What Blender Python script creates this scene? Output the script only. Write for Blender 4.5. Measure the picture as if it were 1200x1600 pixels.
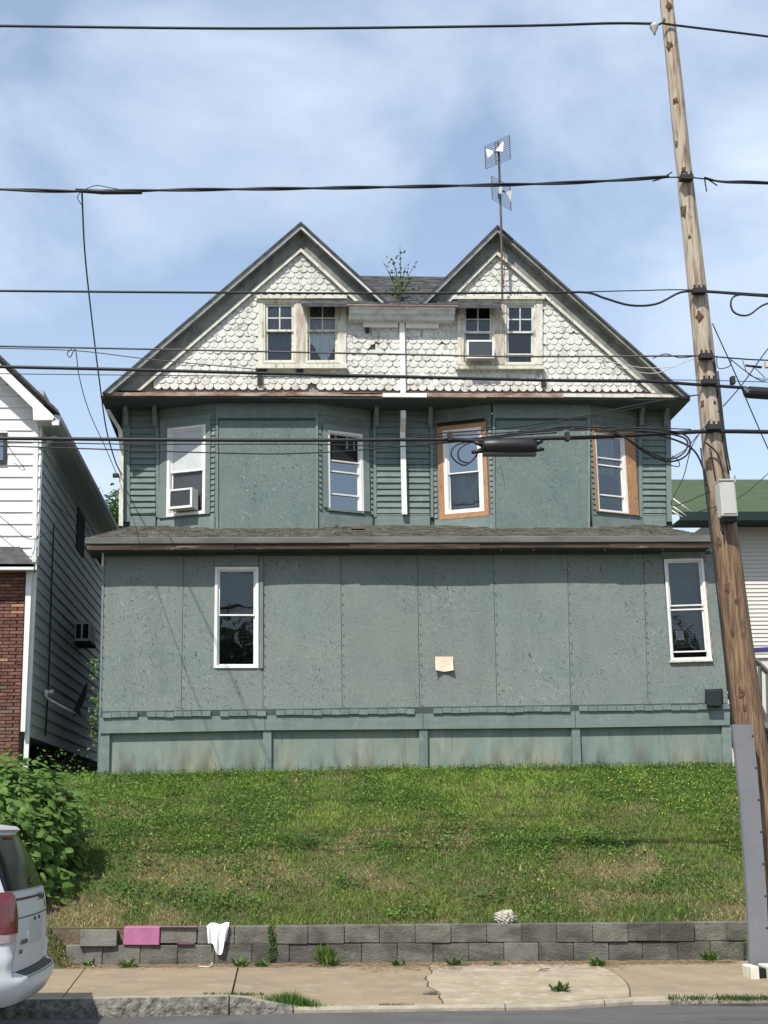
import bpy, bmesh, math, random
import numpy as np
from mathutils import Vector, Matrix
random.seed(7); rng = np.random.default_rng(7)
scn = bpy.context.scene
for o in list(bpy.data.objects): bpy.data.objects.remove(o)
COL = scn.collection
R_ = math.radians
# ------------------------------------------------------------------ camera
FPX = 2130.0
TH, PI_, RO = R_(4.7), R_(13.0), R_(1.15)
D = Vector((math.sin(TH)*math.cos(PI_), math.cos(TH)*math.cos(PI_), math.sin(PI_)))
r0 = Vector((math.cos(TH), -math.sin(TH), 0)); u0 = r0.cross(D)
RT = r0*math.cos(RO) - u0*math.sin(RO); UP = u0*math.cos(RO) + r0*math.sin(RO)
CAM = Vector((0, 0, 1.6))
cd = bpy.data.cameras.new('camera'); cam = bpy.data.objects.new('camera', cd); COL.objects.link(cam)
cam.matrix_world = Matrix(((RT.x, UP.x, -D.x, CAM.x), (RT.y, UP.y, -D.y, CAM.y), (RT.z, UP.z, -D.z, CAM.z), (0, 0, 0, 1)))
cd.sensor_fit = 'AUTO'; cd.sensor_width = 36; cd.lens = 36*FPX/1600; cd.clip_start = 0.1; cd.clip_end = 2000
scn.camera = cam
# ------------------------------------------------------------------ light
SUN = Vector((0.55, 1.0, -1.5)).normalized()          # direction in which the light travels
elev = math.asin(-SUN.z); az = math.atan2(-SUN.x, -SUN.y)
w = bpy.data.worlds.new('World'); scn.world = w; w.use_nodes = True
nt = w.node_tree; nt.nodes.clear()
out = nt.nodes.new('ShaderNodeOutputWorld'); bg = nt.nodes.new('ShaderNodeBackground')
sky = nt.nodes.new('ShaderNodeTexSky'); sky.sky_type = 'NISHITA'; sky.sun_disc = False
sky.sun_elevation = elev; sky.sun_rotation = az; sky.air_density = 1.25; sky.dust_density = .35; sky.ozone_density = 2.2
tc = nt.nodes.new('ShaderNodeTexCoord'); mp = nt.nodes.new('ShaderNodeMapping')
mp.inputs['Rotation'].default_value = (R_(8), R_(-30), R_(15)); mp.inputs['Scale'].default_value = (2.2, 1.2, 3.4)
nz = nt.nodes.new('ShaderNodeTexNoise'); nz.inputs['Scale'].default_value = 1.7; nz.inputs['Detail'].default_value = 8; nz.inputs['Roughness'].default_value = .52; nz.inputs['Distortion'].default_value = .35
cr = nt.nodes.new('ShaderNodeValToRGB'); cr.color_ramp.elements[0].position = .40; cr.color_ramp.elements[1].position = .66
cr.color_ramp.elements[0].color = (.22, .22, .22, 1); cr.color_ramp.elements[1].color = (.92, .92, .92, 1)
sep = nt.nodes.new('ShaderNodeSeparateXYZ'); hz = nt.nodes.new('ShaderNodeMapRange')
hz.inputs['From Min'].default_value = .0; hz.inputs['From Max'].default_value = .56; hz.inputs['To Min'].default_value = .85; hz.inputs['To Max'].default_value = 0
mx = nt.nodes.new('ShaderNodeMath'); mx.operation = 'MAXIMUM'
ad = nt.nodes.new('ShaderNodeMath'); ad.operation = 'MULTIPLY'; ad.inputs[1].default_value = .9
mix = nt.nodes.new('ShaderNodeMixRGB'); mix.inputs['Color2'].default_value = (5.2, 5.95, 7.0, 1)
L = nt.links.new
L(tc.outputs['Generated'], mp.inputs['Vector']); L(mp.outputs[0], nz.inputs['Vector']); L(nz.outputs[0], cr.inputs[0])
L(tc.outputs['Generated'], sep.inputs[0]); L(sep.outputs['Z'], hz.inputs['Value'])
L(cr.outputs[0], mx.inputs[0]); L(hz.outputs[0], ad.inputs[0]); L(ad.outputs[0], mx.inputs[1])
L(mx.outputs[0], mix.inputs['Fac']); L(sky.outputs[0], mix.inputs['Color1']); L(mix.outputs[0], bg.inputs['Color'])
bg.inputs['Strength'].default_value = 0.15; L(bg.outputs[0], out.inputs[0])
sd = bpy.data.lights.new('sun', 'SUN'); so = bpy.data.objects.new('sun', sd); COL.objects.link(so)
sd.energy = 5.0; sd.angle = R_(.55); sd.color = (1, .955, .88)
so.rotation_euler = SUN.to_track_quat('-Z', 'Y').to_euler(); so.location = (-10, -20, 30)
vs = scn.view_settings; vs.view_transform = 'Standard'; vs.look = 'None'; vs.exposure = 0.15; vs.gamma = 1; vs.use_curve_mapping = False
scn.render.engine = 'CYCLES'; scn.cycles.max_bounces = 6; scn.cycles.transparent_max_bounces = 8
# ------------------------------------------------------------------ measuring: photo pixel -> point on a plane of the place
def ray(u, v): return D + RT*((u-600)/FPX) - UP*((v-800)/FPX)
def P(u, v, Y): r = ray(u, v); return CAM + r*(Y/r.y)
def PN(u, v, p0, n): r = ray(u, v); return CAM + r*((p0-CAM).dot(n)/r.dot(n))
def PX(u, v, X): r = ray(u, v); return CAM + r*(X/r.x)
def PZ(u, v, Z): r = ray(u, v); return CAM + r*((Z-1.6)/r.z)
def lerp(a, b, t): return a+(b-a)*t
# ------------------------------------------------------------------ object helpers
ORG = {}
def tag(o, label=None, cat=None, group=None, kind=None):
    if label: o['label'] = label
    if cat: o['category'] = cat
    if group: o['group'] = group
    if kind: o['kind'] = kind
    return o
def thing(name, loc, label, cat, group=None):
    o = bpy.data.objects.new(name, None); COL.objects.link(o); loc = Vector(loc); o.location = loc; o.empty_display_size = .2
    ORG[o.name] = loc; return tag(o, label, cat, group)
def link(name, me, org, parent=None):
    o = bpy.data.objects.new(name, me); COL.objects.link(o)
    ORG[o.name] = Vector(org)
    if parent: o.parent = parent; o.location = Vector(org)-ORG[parent.name]
    else: o.location = org
    return o
class MB:
    def __init__(s): s.v = []; s.f = []; s.m = []; s.mi = 0
    def add(s, vs_, fs):
        b = len(s.v); s.v += [tuple(x) for x in vs_]; s.f += [tuple(i+b for i in f) for f in fs]; s.m += [s.mi]*len(fs); return s
    def hexa(s, a, b):      # a: four points of one face (in order), b: the four matching ones
        return s.add(list(a)+list(b), [(0,1,2,3),(7,6,5,4),(0,4,5,1),(1,5,6,2),(2,6,7,3),(3,7,4,0)])
    def box(s, x0, x1, y0, y1, z0, z1):
        return s.hexa([(x0,y0,z0),(x1,y0,z0),(x1,y0,z1),(x0,y0,z1)], [(x0,y1,z0),(x1,y1,z0),(x1,y1,z1),(x0,y1,z1)])
    def prism(s, pts, ex):
        ex = Vector(ex); n = len(pts); a = [Vector(p) for p in pts]; b = [p+ex for p in a]
        return s.add(a+b, [tuple(range(n)), tuple(range(2*n-1, n-1, -1))]+[(i, i+n, (i+1) % n+n, (i+1) % n) for i in range(n)])
    def tube(s, pts, r, n=6, caps=True):
        pts = [Vector(p) for p in pts]; N = len(pts); rs = r if hasattr(r, '__len__') else [r]*N
        vs_ = []; t0 = (pts[1]-pts[0]).normalized(); up = Vector((0,0,1)) if abs(t0.z) < .9 else Vector((0,1,0))
        a = t0.cross(up).normalized()
        for i, p in enumerate(pts):
            t = (pts[min(i+1, N-1)]-pts[max(i-1, 0)]).normalized()
            a = (a-t*a.dot(t)).normalized(); b = t.cross(a)
            for k in range(n):
                q = 2*math.pi*k/n; vs_.append(p+(a*math.cos(q)+b*math.sin(q))*rs[i])
        fs = [(i*n+k, i*n+(k+1) % n, (i+1)*n+(k+1) % n, (i+1)*n+k) for i in range(N-1) for k in range(n)]
        if caps: fs += [tuple(range(n-1, -1, -1)), tuple((N-1)*n+k for k in range(n))]
        return s.add(vs_, fs)
    def build(s, name, mat, parent=None, org=None, smooth=False, recalc=True, kind=None):
        V = np.array([tuple(v) for v in s.v], dtype=float)
        if org is None:
            lo, hi = V.min(0), V.max(0); c = (lo+hi)/2
            org = Vector(c) if parent else Vector((c[0], c[1], lo[2]))
        me = bpy.data.meshes.new(name); me.from_pydata((V-np.array(tuple(org))).tolist(), [], s.f)
        mats = mat if isinstance(mat, (list, tuple)) else [mat]
        for m in mats: me.materials.append(m)
        if len(mats) > 1: me.polygons.foreach_set('material_index', s.m)
        if recalc:
            bm = bmesh.new(); bm.from_mesh(me); bmesh.ops.recalc_face_normals(bm, faces=bm.faces); bm.to_mesh(me); bm.free()
        if smooth: me.polygons.foreach_set('use_smooth', [True]*len(me.polygons))
        me.update(); o = link(name, me, org, parent)
        if kind: o['kind'] = kind
        return o
def bevel_mesh(o, w=.01, seg=1):
    bm = bmesh.new(); bm.from_mesh(o.data); bmesh.ops.bevel(bm, geom=list(bm.edges), offset=w, segments=seg, affect='EDGES', profile=.5)
    bm.to_mesh(o.data); bm.free(); return o
def slab(name, px, Y, th, m, parent=None, back=True, org=None, kind=None):
    return MB().prism([P(u, v, Y) for u, v in px], (0, th, 0)).build(name, m, parent, kind=kind)
def rect(u0, v0, u1, v1): return [(u0, v0), (u1, v0), (u1, v1), (u0, v1)]
def catmull(pts, k=8):
    pts = [Vector(p) for p in pts]; q = [pts[0]*2-pts[1]]+pts+[pts[-1]*2-pts[-2]]; o = []
    for i in range(1, len(q)-2):
        a, b, c, d = q[i-1:i+3]
        for j in range(k):
            t = j/k; o.append(.5*((2*b)+(c-a)*t+(2*a-5*b+4*c-d)*t*t+(3*b-a-3*c+d)*t**3))
    return o+[pts[-1]]
# ------------------------------------------------------------------ materials
def mat(name, col, rough=.75, col2=None, scale=6, stretch=(1,1,1), bump=0, bscale=40, rnd=0, spec=.3, metal=0, detail=5, world=True, lo=.35, hi=.65, coat=0):
    m = bpy.data.materials.new(name); m.use_nodes = True; n = m.node_tree; b = n.nodes['Principled BSDF']; l = n.links.new
    b.inputs['Roughness'].default_value = rough; b.inputs['Specular IOR Level'].default_value = spec; b.inputs['Metallic'].default_value = metal
    b.inputs['Coat Weight'].default_value = coat
    b.inputs['Base Color'].default_value = (*col, 1)
    src = None
    if world: g = n.nodes.new('ShaderNodeNewGeometry'); vec = g.outputs['Position']
    else: g = n.nodes.new('ShaderNodeTexCoord'); vec = g.outputs['Object']
    mp = n.nodes.new('ShaderNodeMapping'); mp.inputs['Scale'].default_value = stretch; l(vec, mp.inputs[0])
    if col2:
        t = n.nodes.new('ShaderNodeTexNoise'); t.inputs['Scale'].default_value = scale; t.inputs['Detail'].default_value = detail; t.inputs['Roughness'].default_value = .62
        l(mp.outputs[0], t.inputs['Vector'])
        r = n.nodes.new('ShaderNodeValToRGB'); r.color_ramp.elements[0].position = lo; r.color_ramp.elements[1].position = hi
        r.color_ramp.elements[0].color = (*col, 1); r.color_ramp.elements[1].color = (*col2, 1); l(t.outputs[0], r.inputs[0]); src = r.outputs[0]
    if rnd:
        oi = n.nodes.new('ShaderNodeObjectInfo'); mr = n.nodes.new('ShaderNodeMapRange'); mr.inputs['To Min'].default_value = 1-rnd; mr.inputs['To Max'].default_value = 1+rnd
        l(oi.outputs['Random'], mr.inputs['Value']); mm = n.nodes.new('ShaderNodeVectorMath'); mm.operation = 'SCALE'
        if src: l(src, mm.inputs[0])
        else: mm.inputs[0].default_value = col
        l(mr.outputs[0], mm.inputs['Scale']); src = mm.outputs[0]
    if src: l(src, b.inputs['Base Color'])
    if bump:
        t2 = n.nodes.new('ShaderNodeTexNoise'); t2.inputs['Scale'].default_value = bscale; t2.inputs['Detail'].default_value = 4; l(mp.outputs[0], t2.inputs['Vector'])
        bp = n.nodes.new('ShaderNodeBump'); bp.inputs['Strength'].default_value = bump; bp.inputs['Distance'].default_value = .02
        l(t2.outputs[0], bp.inputs['Height']); l(bp.outputs[0], b.inputs['Normal'])
    m['_src'] = 1
    return m
def nodes_of(m): return m.node_tree.nodes, m.node_tree.links.new, m.node_tree.nodes['Principled BSDF']
def overlay(m, fac_socket, colr):
    """mix a second colour over whatever feeds the base colour"""
    n, l, b = nodes_of(m); mx_ = n.new('ShaderNodeMixRGB'); mx_.inputs['Color2'].default_value = (*colr, 1)
    if b.inputs['Base Color'].links: l(b.inputs['Base Color'].links[0].from_socket, mx_.inputs['Color1'])
    else: mx_.inputs['Color1'].default_value = b.inputs['Base Color'].default_value
    l(fac_socket, mx_.inputs['Fac']); l(mx_.outputs[0], b.inputs['Base Color'])
def noise_fac(m, scale, lo, hi, stretch=(1,1,1), amt=1.0, detail=4, rot=(0,0,0), kind='noise', dist=0):
    n, l, b = nodes_of(m); g = n.new('ShaderNodeNewGeometry'); mp = n.new('ShaderNodeMapping'); mp.inputs['Scale'].default_value = stretch; mp.inputs['Rotation'].default_value = rot
    l(g.outputs['Position'], mp.inputs[0]); t = n.new('ShaderNodeTexNoise'); t.inputs['Scale'].default_value = scale; t.inputs['Detail'].default_value = detail; t.inputs['Distortion'].default_value = dist
    l(mp.outputs[0], t.inputs['Vector']); r = n.new('ShaderNodeMapRange'); r.inputs['From Min'].default_value = lo; r.inputs['From Max'].default_value = hi; r.inputs['To Max'].default_value = amt
    l(t.outputs[0], r.inputs['Value']); return r.outputs[0]
def zgrad(m, z0, z1, amt=1.0):
    n, l, b = nodes_of(m); g = n.new('ShaderNodeNewGeometry'); s = n.new('ShaderNodeSeparateXYZ'); l(g.outputs['Position'], s.inputs[0])
    r = n.new('ShaderNodeMapRange'); r.inputs['From Min'].default_value = z0; r.inputs['From Max'].default_value = z1; r.inputs['To Min'].default_value = amt; r.inputs['To Max'].default_value = 0
    l(s.outputs['Z'], r.inputs['Value']); return r.outputs[0]
def mul(m, a, b_):
    n, l, _ = nodes_of(m); x = n.new('ShaderNodeMath'); x.operation = 'MULTIPLY'; l(a, x.inputs[0])
    if isinstance(b_, (int, float)): x.inputs[1].default_value = b_
    else: l(b_, x.inputs[1])
    return x.outputs[0]
def osb(name, c1, c2, flake, chip=.5, hi_=(.34, .36, .35)):
    m = mat(name, c1, .75, c2, 1.3, (1, 1, 1), lo=.36, hi=.66, rnd=.03)
    n, l, b = nodes_of(m)
    g = n.new('ShaderNodeNewGeometry'); hs = []
    for k, (ang, sc) in enumerate(((.45, 8.5), (-.8, 10), (1.35, 9), (-1.4, 8))):
        mp = n.new('ShaderNodeMapping'); mp.vector_type = 'TEXTURE'; mp.inputs['Rotation'].default_value = (0, ang, 0); mp.inputs['Scale'].default_value = (1, 1, .24); mp.inputs['Location'].default_value = (k*3.1, 0, k*1.7)
        l(g.outputs['Position'], mp.inputs[0])
        t = n.new('ShaderNodeTexNoise'); t.inputs['Scale'].default_value = sc; t.inputs['Detail'].default_value = 1.5; t.inputs['Distortion'].default_value = .4; l(mp.outputs[0], t.inputs['Vector']); hs.append(t.outputs[0])
    def mm(op, x, y): q = n.new('ShaderNodeMath'); q.operation = op; l(x, q.inputs[0]); l(y, q.inputs[1]); return q.outputs[0]
    a2 = mm('MAXIMUM', mm('MAXIMUM', hs[0], hs[1]), mm('MAXIMUM', hs[2], hs[3]))
    patch = noise_fac(m, 1.0, .36, .60)
    r = n.new('ShaderNodeMapRange'); r.inputs['From Min'].default_value = .690; r.inputs['From Max'].default_value = .725; r.inputs['To Max'].default_value = chip; l(a2, r.inputs['Value'])
    overlay(m, mul(m, r.outputs[0], patch), flake)
    i = mm('MINIMUM', hs[0], hs[2]); i = mm('MINIMUM', i, hs[3])
    r2 = n.new('ShaderNodeMapRange'); r2.inputs['From Min'].default_value = .325; r2.inputs['From Max'].default_value = .27; r2.inputs['To Max'].default_value = .55; l(i, r2.inputs['Value'])
    overlay(m, mul(m, r2.outputs[0], patch), hi_)
    overlay(m, noise_fac(m, 38, .54, .70, amt=.34, detail=3), flake)
    overlay(m, noise_fac(m, 1.7, .50, .66, (2.0, 1, .5), .20, 5), tuple(x*.62 for x in c1))
    overlay(m, noise_fac(m, .8, .50, .68, amt=.45, detail=5), (c1[0]*1.12, c1[1]*1.02, c1[2]*.98))
    overlay(m, noise_fac(m, 6, .60, .66, amt=.30, detail=6), (c1[0]*.66, c1[1]*.78, c1[2]*.78))
    bp = n.new('ShaderNodeBump'); bp.inputs['Strength'].default_value = .7; bp.inputs['Distance'].default_value = .014; l(a2, bp.inputs['Height']); l(bp.outputs[0], b.inputs['Normal'])
    return m
TEAL = (.150, .205, .185)
M = {}
M['osb'] = osb('painted_strand_board', (.172, .210, .192), (.208, .225, .208), (.050, .066, .060), .9)
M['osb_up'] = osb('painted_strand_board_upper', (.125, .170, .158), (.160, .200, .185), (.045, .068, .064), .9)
M['raw_osb'] = osb('raw_strand_board', (.33, .165, .08), (.42, .235, .12), (.15, .065, .03), .9, (.62, .40, .22))
M['teal'] = mat('teal_paint', (.122, .160, .147), .7, (.158, .198, .182), 5, (.6, 1, 2.5), bump=.15, bscale=30, rnd=.08)
M['teal_trim'] = mat('teal_trim_paint', (.148, .188, .172), .7, (.182, .222, .204), 4, (.4, 1, 3), bump=.12, bscale=30, rnd=.05)
M['teal_dark'] = mat('teal_paint_shaded', (.045, .064, .060), .8, (.062, .086, .08), 3)  # teal paint with the deep shade under the eaves put into its colour
for k_ in ('teal', 'teal_trim'):
    m = M[k_]; overlay(m, noise_fac(m, 2.3, .50, .70, (2.2, 1, .4), .40, 6), (.095, .125, .112)); overlay(m, noise_fac(m, 9, .60, .66, (1, 1, .6), .5, 6), (.23, .26, .24))
M['base'] = mat('teal_stained_masonry', (.165, .215, .195), .85, (.20, .25, .225), 2.5, (1, 1, .6), bump=.3, bscale=18)
m = M['base']; overlay(m, mul(m, zgrad(m, 2.3, 3.25), noise_fac(m, 1.6, .40, .60, (1.3, 1, .5))), (.27, .265, .19)); overlay(m, mul(m, zgrad(m, 2.3, 3.0), noise_fac(m, 3.5, .46, .66, (1.5, 1, .4), 1)), (.075, .075, .055)); overlay(m, noise_fac(m, 7, .56, .7, (2.5, 1, .3), .4, 6), (.10, .12, .10))
overlay(m, noise_fac(m, 2.2, .60, .72, (1.6, 1, .35), .5), (.33, .36, .34))
M['white'] = mat('white_vinyl', (.78, .77, .74), .45, (.70, .69, .66), 5, spec=.4)
M['white_old'] = mat('peeling_cream_paint', (.66, .64, .54), .8, (.50, .47, .38), 9, (1, 1, .35), bump=.3, bscale=30, lo=.42, hi=.68)
m = M['white_old']; overlay(m, noise_fac(m, 14, .60, .66, (1.2, 1, .5), .75, 6), (.27, .23, .18))
M['sash_bare'] = mat('bare_mullion_wood', (.40, .33, .27), .85, (.60, .55, .46), 12, (1.5, 1, .3), bump=.3, lo=.45, hi=.6)
M['scallop'] = mat('weathered_white_shingle_paint', (.66, .66, .60), .8, (.55, .545, .49), 7, (1, 1, .4), bump=.35, bscale=35, rnd=.15)
m = M['scallop']; overlay(m, noise_fac(m, 1.5, .48, .68, (2.2, 1, .5), .45, 6), (.40, .39, .35)); overlay(m, noise_fac(m, 11, .585, .66, (1.3, 1, .45), .7, 6), (.24, .22, .19)); overlay(m, mul(m, zgrad(m, 8.7, 9.15), noise_fac(m, 5, .40, .62, (1.2, 1, .6), .75)), (.40, .30, .24))
M['scallop_back'] = mat('shingle_gap_backing_wood', (.22, .21, .18), .9, (.30, .28, .24), 9)  # dull wood sheathing that shows between the shingles
M['rake'] = mat('weathered_shaded_rake', (.25, .255, .23), .85, (.135, .137, .122), 3.5, (1, .6, 1), bump=.2, bscale=25, lo=.40, hi=.66)  # weathered grey-white paint, also darkened to carry the shade under the rakes
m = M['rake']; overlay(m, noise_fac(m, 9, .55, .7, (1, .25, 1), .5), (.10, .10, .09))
M['fascia'] = mat('worn_white_fascia', (.62, .63, .60), .7, (.38, .39, .37), 6, lo=.45, hi=.7)
M['rust'] = mat('rusty_brown_edge', (.20, .085, .055), .8, (.42, .34, .28), 4, (1, 1, 3), bump=.2)
M['rot'] = mat('rotten_brown_board', (.10, .06, .044), .9, (.035, .028, .024), 3, (.5, 1, 7), bump=.5, lo=.38, hi=.62)
m = M['rot']; overlay(m, noise_fac(m, 2.4, .58, .66, (.6, 1, 5), .8), (.25, .22, .19))
M['gutter'] = mat('grey_gutter_metal', (.095, .10, .09), .7, (.15, .155, .14), 3, (.5, 1, 2))
M['shingle'] = mat('brown_grey_asphalt_shingle', (.050, .048, .040), .95, (.150, .140, .115), 9, (1, 1, 1), bump=.4, bscale=120, rnd=.1)
m = M['shingle']; overlay(m, noise_fac(m, 3.1, .56, .7, (1, .7, 1), .5), (.19, .18, .155))
M['shingle_dk'] = mat('dark_asphalt_shingle', (.045, .046, .048), .95, (.10, .10, .10), 7, bump=.4, bscale=120)
M['dark'] = mat('unlit_room', (.012, .013, .014), .9)
M['black'] = mat('black_plastic', (.012, .012, .013), .45, spec=.5)
M['blackbox'] = mat('dark_vent_metal', (.018, .024, .026), .6)
M['cable'] = mat('black_cable', (.016, .016, .018), .5, spec=.4)
M['cable_g'] = mat('grey_cable', (.10, .095, .09), .6)
M['steel'] = mat('galvanised_steel', (.35, .36, .36), .45, metal=.6)
M['mast'] = mat('brownish_mast', (.13, .09, .085), .6)
M['iron'] = mat('dark_iron', (.03, .03, .03), .7)
M['curtain'] = mat('grey_white_curtain', (.26, .26, .25), .9, (.18, .18, .175), 8, (4, 1, .5))
M['curtain_w'] = mat('sheer_white_curtain', (.80, .80, .78), .9, (.66, .66, .65), 8, (4, 1, .5))
M['blind'] = mat('grey_blind', (.10, .10, .095), .8)
M['board_w'] = mat('pale_board_in_sash', (.55, .58, .57), .8, (.48, .51, .50), 5)
def glass(name, tint, refl=.04, rough=.02, trans=.75):
    m = bpy.data.materials.new(name); m.use_nodes = True; n = m.node_tree; n.nodes.clear(); l = n.links.new
    o = n.nodes.new('ShaderNodeOutputMaterial'); g = n.nodes.new('ShaderNodeBsdfGlossy'); g.inputs['Roughness'].default_value = rough; g.inputs['Color'].default_value = (.9, .93, .95, 1)
    t = n.nodes.new('ShaderNodeBsdfTransparent'); t.inputs['Color'].default_value = (*tint, 1)
    f = n.nodes.new('ShaderNodeFresnel'); f.inputs['IOR'].default_value = 1.5; a = n.nodes.new('ShaderNodeMath'); a.operation = 'ADD'; a.inputs[1].default_value = refl; l(f.outputs[0], a.inputs[0])
    x = n.nodes.new('ShaderNodeMixShader'); l(a.outputs[0], x.inputs[0]); l(t.outputs[0], x.inputs[1]); l(g.outputs[0], x.inputs[2]); l(x.outputs[0], o.inputs[0])
    nz_ = n.nodes.new('ShaderNodeTexNoise'); nz_.inputs['Scale'].default_value = 1.2; gg = n.nodes.new('ShaderNodeNewGeometry'); l(gg.outputs['Position'], nz_.inputs['Vector'])
    bp = n.nodes.new('ShaderNodeBump'); bp.inputs['Strength'].default_value = .08; bp.inputs['Distance'].default_value = .1; l(nz_.outputs[0], bp.inputs['Height']); l(bp.outputs[0], g.inputs['Normal'])
    return m
M['glass'] = glass('window_glass', (.93, .95, .95), .0)
M['glass_sky'] = glass('window_glass_reflective', (.45, .5, .52), .22)
M['screen'] = glass('window_insect_screen', (.35, .36, .36), .05, .5)
M['brick'] = mat('red_brick', (.20, .088, .062), .85, (.11, .055, .044), 22, bump=.4, bscale=60, rnd=.33)
M['brick_t'] = mat('tan_brick', (.36, .22, .12), .85, (.26, .13, .08), 22, bump=.4, bscale=60, rnd=.2)
M['brick_g'] = mat('grey_brown_brick', (.13, .10, .09), .85, (.19, .13, .10), 22, bump=.4, bscale=60, rnd=.2)
M['mortar'] = mat('grey_mortar', (.17, .12, .10), .95, (.10, .075, .065), 12)
M['siding_w'] = mat('white_siding', (.76, .76, .73), .6, (.70, .70, .67), 3, (.4, 1, 2), rnd=.02)
M['siding_s'] = mat('white_siding_shaded', (.42, .45, .44), .7, (.35, .375, .37), 2, (1, .4, 2), rnd=.03)  # the white siding again, darkened for the shaded side wall and soffits
M['siding_c'] = mat('cream_siding', (.62, .59, .53), .7)
M['green_roof'] = mat('green_roofing', (.045, .066, .028), .8, (.06, .084, .036), 2)
M['green_dk'] = mat('dark_green_fascia', (.012, .028, .024), .6)
M['block'] = mat('concrete_block', (.160, .153, .128), .95, (.105, .10, .083), 5, bump=.7, bscale=45, rnd=.22)
m = M['block']; overlay(m, noise_fac(m, 12, .60, .66, amt=.45, detail=6), (.19, .18, .155)); overlay(m, noise_fac(m, 2.2, .52, .62, (1, 1, 2.5), .6, 5), (.055, .052, .042)); overlay(m, noise_fac(m, 3, .52, .68, amt=.55), (.048, .045, .036))
M['block_lt'] = mat('pale_concrete_block', (.20, .19, .165), .95, (.14, .133, .115), 5, bump=.5, bscale=60, rnd=.08)
m = M['block_lt']; overlay(m, noise_fac(m, 5, .55, .66, amt=.5), (.085, .08, .065))
M['pink'] = mat('pink_paint', (.44, .155, .29), .8, (.34, .125, .225), 6, bump=.3, bscale=60)
M['side'] = mat('concrete_sidewalk', (.30, .232, .150), .95, (.25, .192, .127), 2.2, bump=.25, bscale=90, rnd=.06)
m = M['side']; overlay(m, noise_fac(m, 1.3, .5, .68, amt=.5, detail=7), (.21, .165, .115)); overlay(m, noise_fac(m, 60, .62, .70, amt=.6), (.12, .09, .06)); overlay(m, noise_fac(m, 22, .60, .72, amt=.5), (.19, .15, .11)); overlay(m, noise_fac(m, 4.5, .57, .7, amt=.45), (.36, .30, .22))
M['side_lt'] = mat('spalled_pale_concrete', (.36, .295, .205), .95, (.275, .218, .150), 3.2, bump=.4, bscale=60, rnd=.05)
m = M['side_lt']; overlay(m, noise_fac(m, 7, .56, .66, amt=.6, detail=7), (.47, .41, .32))
M['kerb'] = mat('rough_granite_kerb', (.25, .235, .20), .95, (.115, .11, .095), 16, bump=1.0, bscale=35, lo=.4, hi=.6)
M['kerb_c'] = mat('concrete_kerb_edge', (.36, .315, .24), .95, (.27, .235, .18), 6, bump=.3)
M['asphalt'] = mat('asphalt_road', (.088, .082, .078), .95, (.115, .108, .102), 1.6, bump=.4, bscale=160)
m = M['asphalt']; overlay(m, noise_fac(m, .9, .5, .7, (.4, 2.5, 1), .5, 6), (.075, .07, .066)); overlay(m, noise_fac(m, 2.0, .58, .66, (.5, 1.6, 1), .6, 5, dist=.6), (.05, .048, .047)); overlay(m, noise_fac(m, 90, .62, .72, amt=.5), (.22, .21, .20))
M['soil'] = mat('brown_soil', (.115, .085, .055), .95, (.19, .15, .10), 7, bump=.6, bscale=40)
M['turf'] = mat('turf_underlay', (.055, .07, .022), .95, (.13, .105, .055), 2.6, bump=.6, bscale=30)
M['rock'] = mat('pale_porous_rock', (.52, .49, .42), .95, (.33, .30, .25), 18, bump=1, bscale=30)
M['cloth'] = mat('white_cloth', (.86, .86, .88), .9, bump=.1, bscale=60)
M['paint_w'] = mat('white_car_paint', (.60, .60, .59), .38, spec=.35, coat=.15)
M['car_glass'] = mat('tinted_car_glass', (.008, .009, .010), .12, spec=.10)
M['tail'] = mat('red_tail_lamp', (.22, .004, .006), .2, (.10, .002, .003), 14, spec=.7, coat=.6)
M['lamp_clear'] = mat('clear_reverse_lamp', (.55, .42, .42), .15, (.42, .28, .28), 20, spec=.7)
M['maroon'] = mat('maroon_stripe', (.09, .02, .03), .5)
M['tyre'] = mat('tyre_rubber', (.02, .02, .02), .9)
M['chrome'] = mat('badge_chrome', (.25, .26, .27), .25, metal=.9)
M['grey_strip'] = mat('flat_grey_plastic_guard', (.185, .188, .200), .85, (.165, .168, .178), 4)
M['boxgrey'] = mat('pale_grey_enclosure', (.50, .50, .46), .55, (.46, .46, .42), 3)
M['stair'] = mat('weathered_grey_wood', (.15, .155, .14), .9, (.10, .105, .095), 5, (1, 1, 4))
M['paper'] = mat('sun_faded_paper', (.80, .62, .47), .9, (.78, .54, .42), 8)
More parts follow.
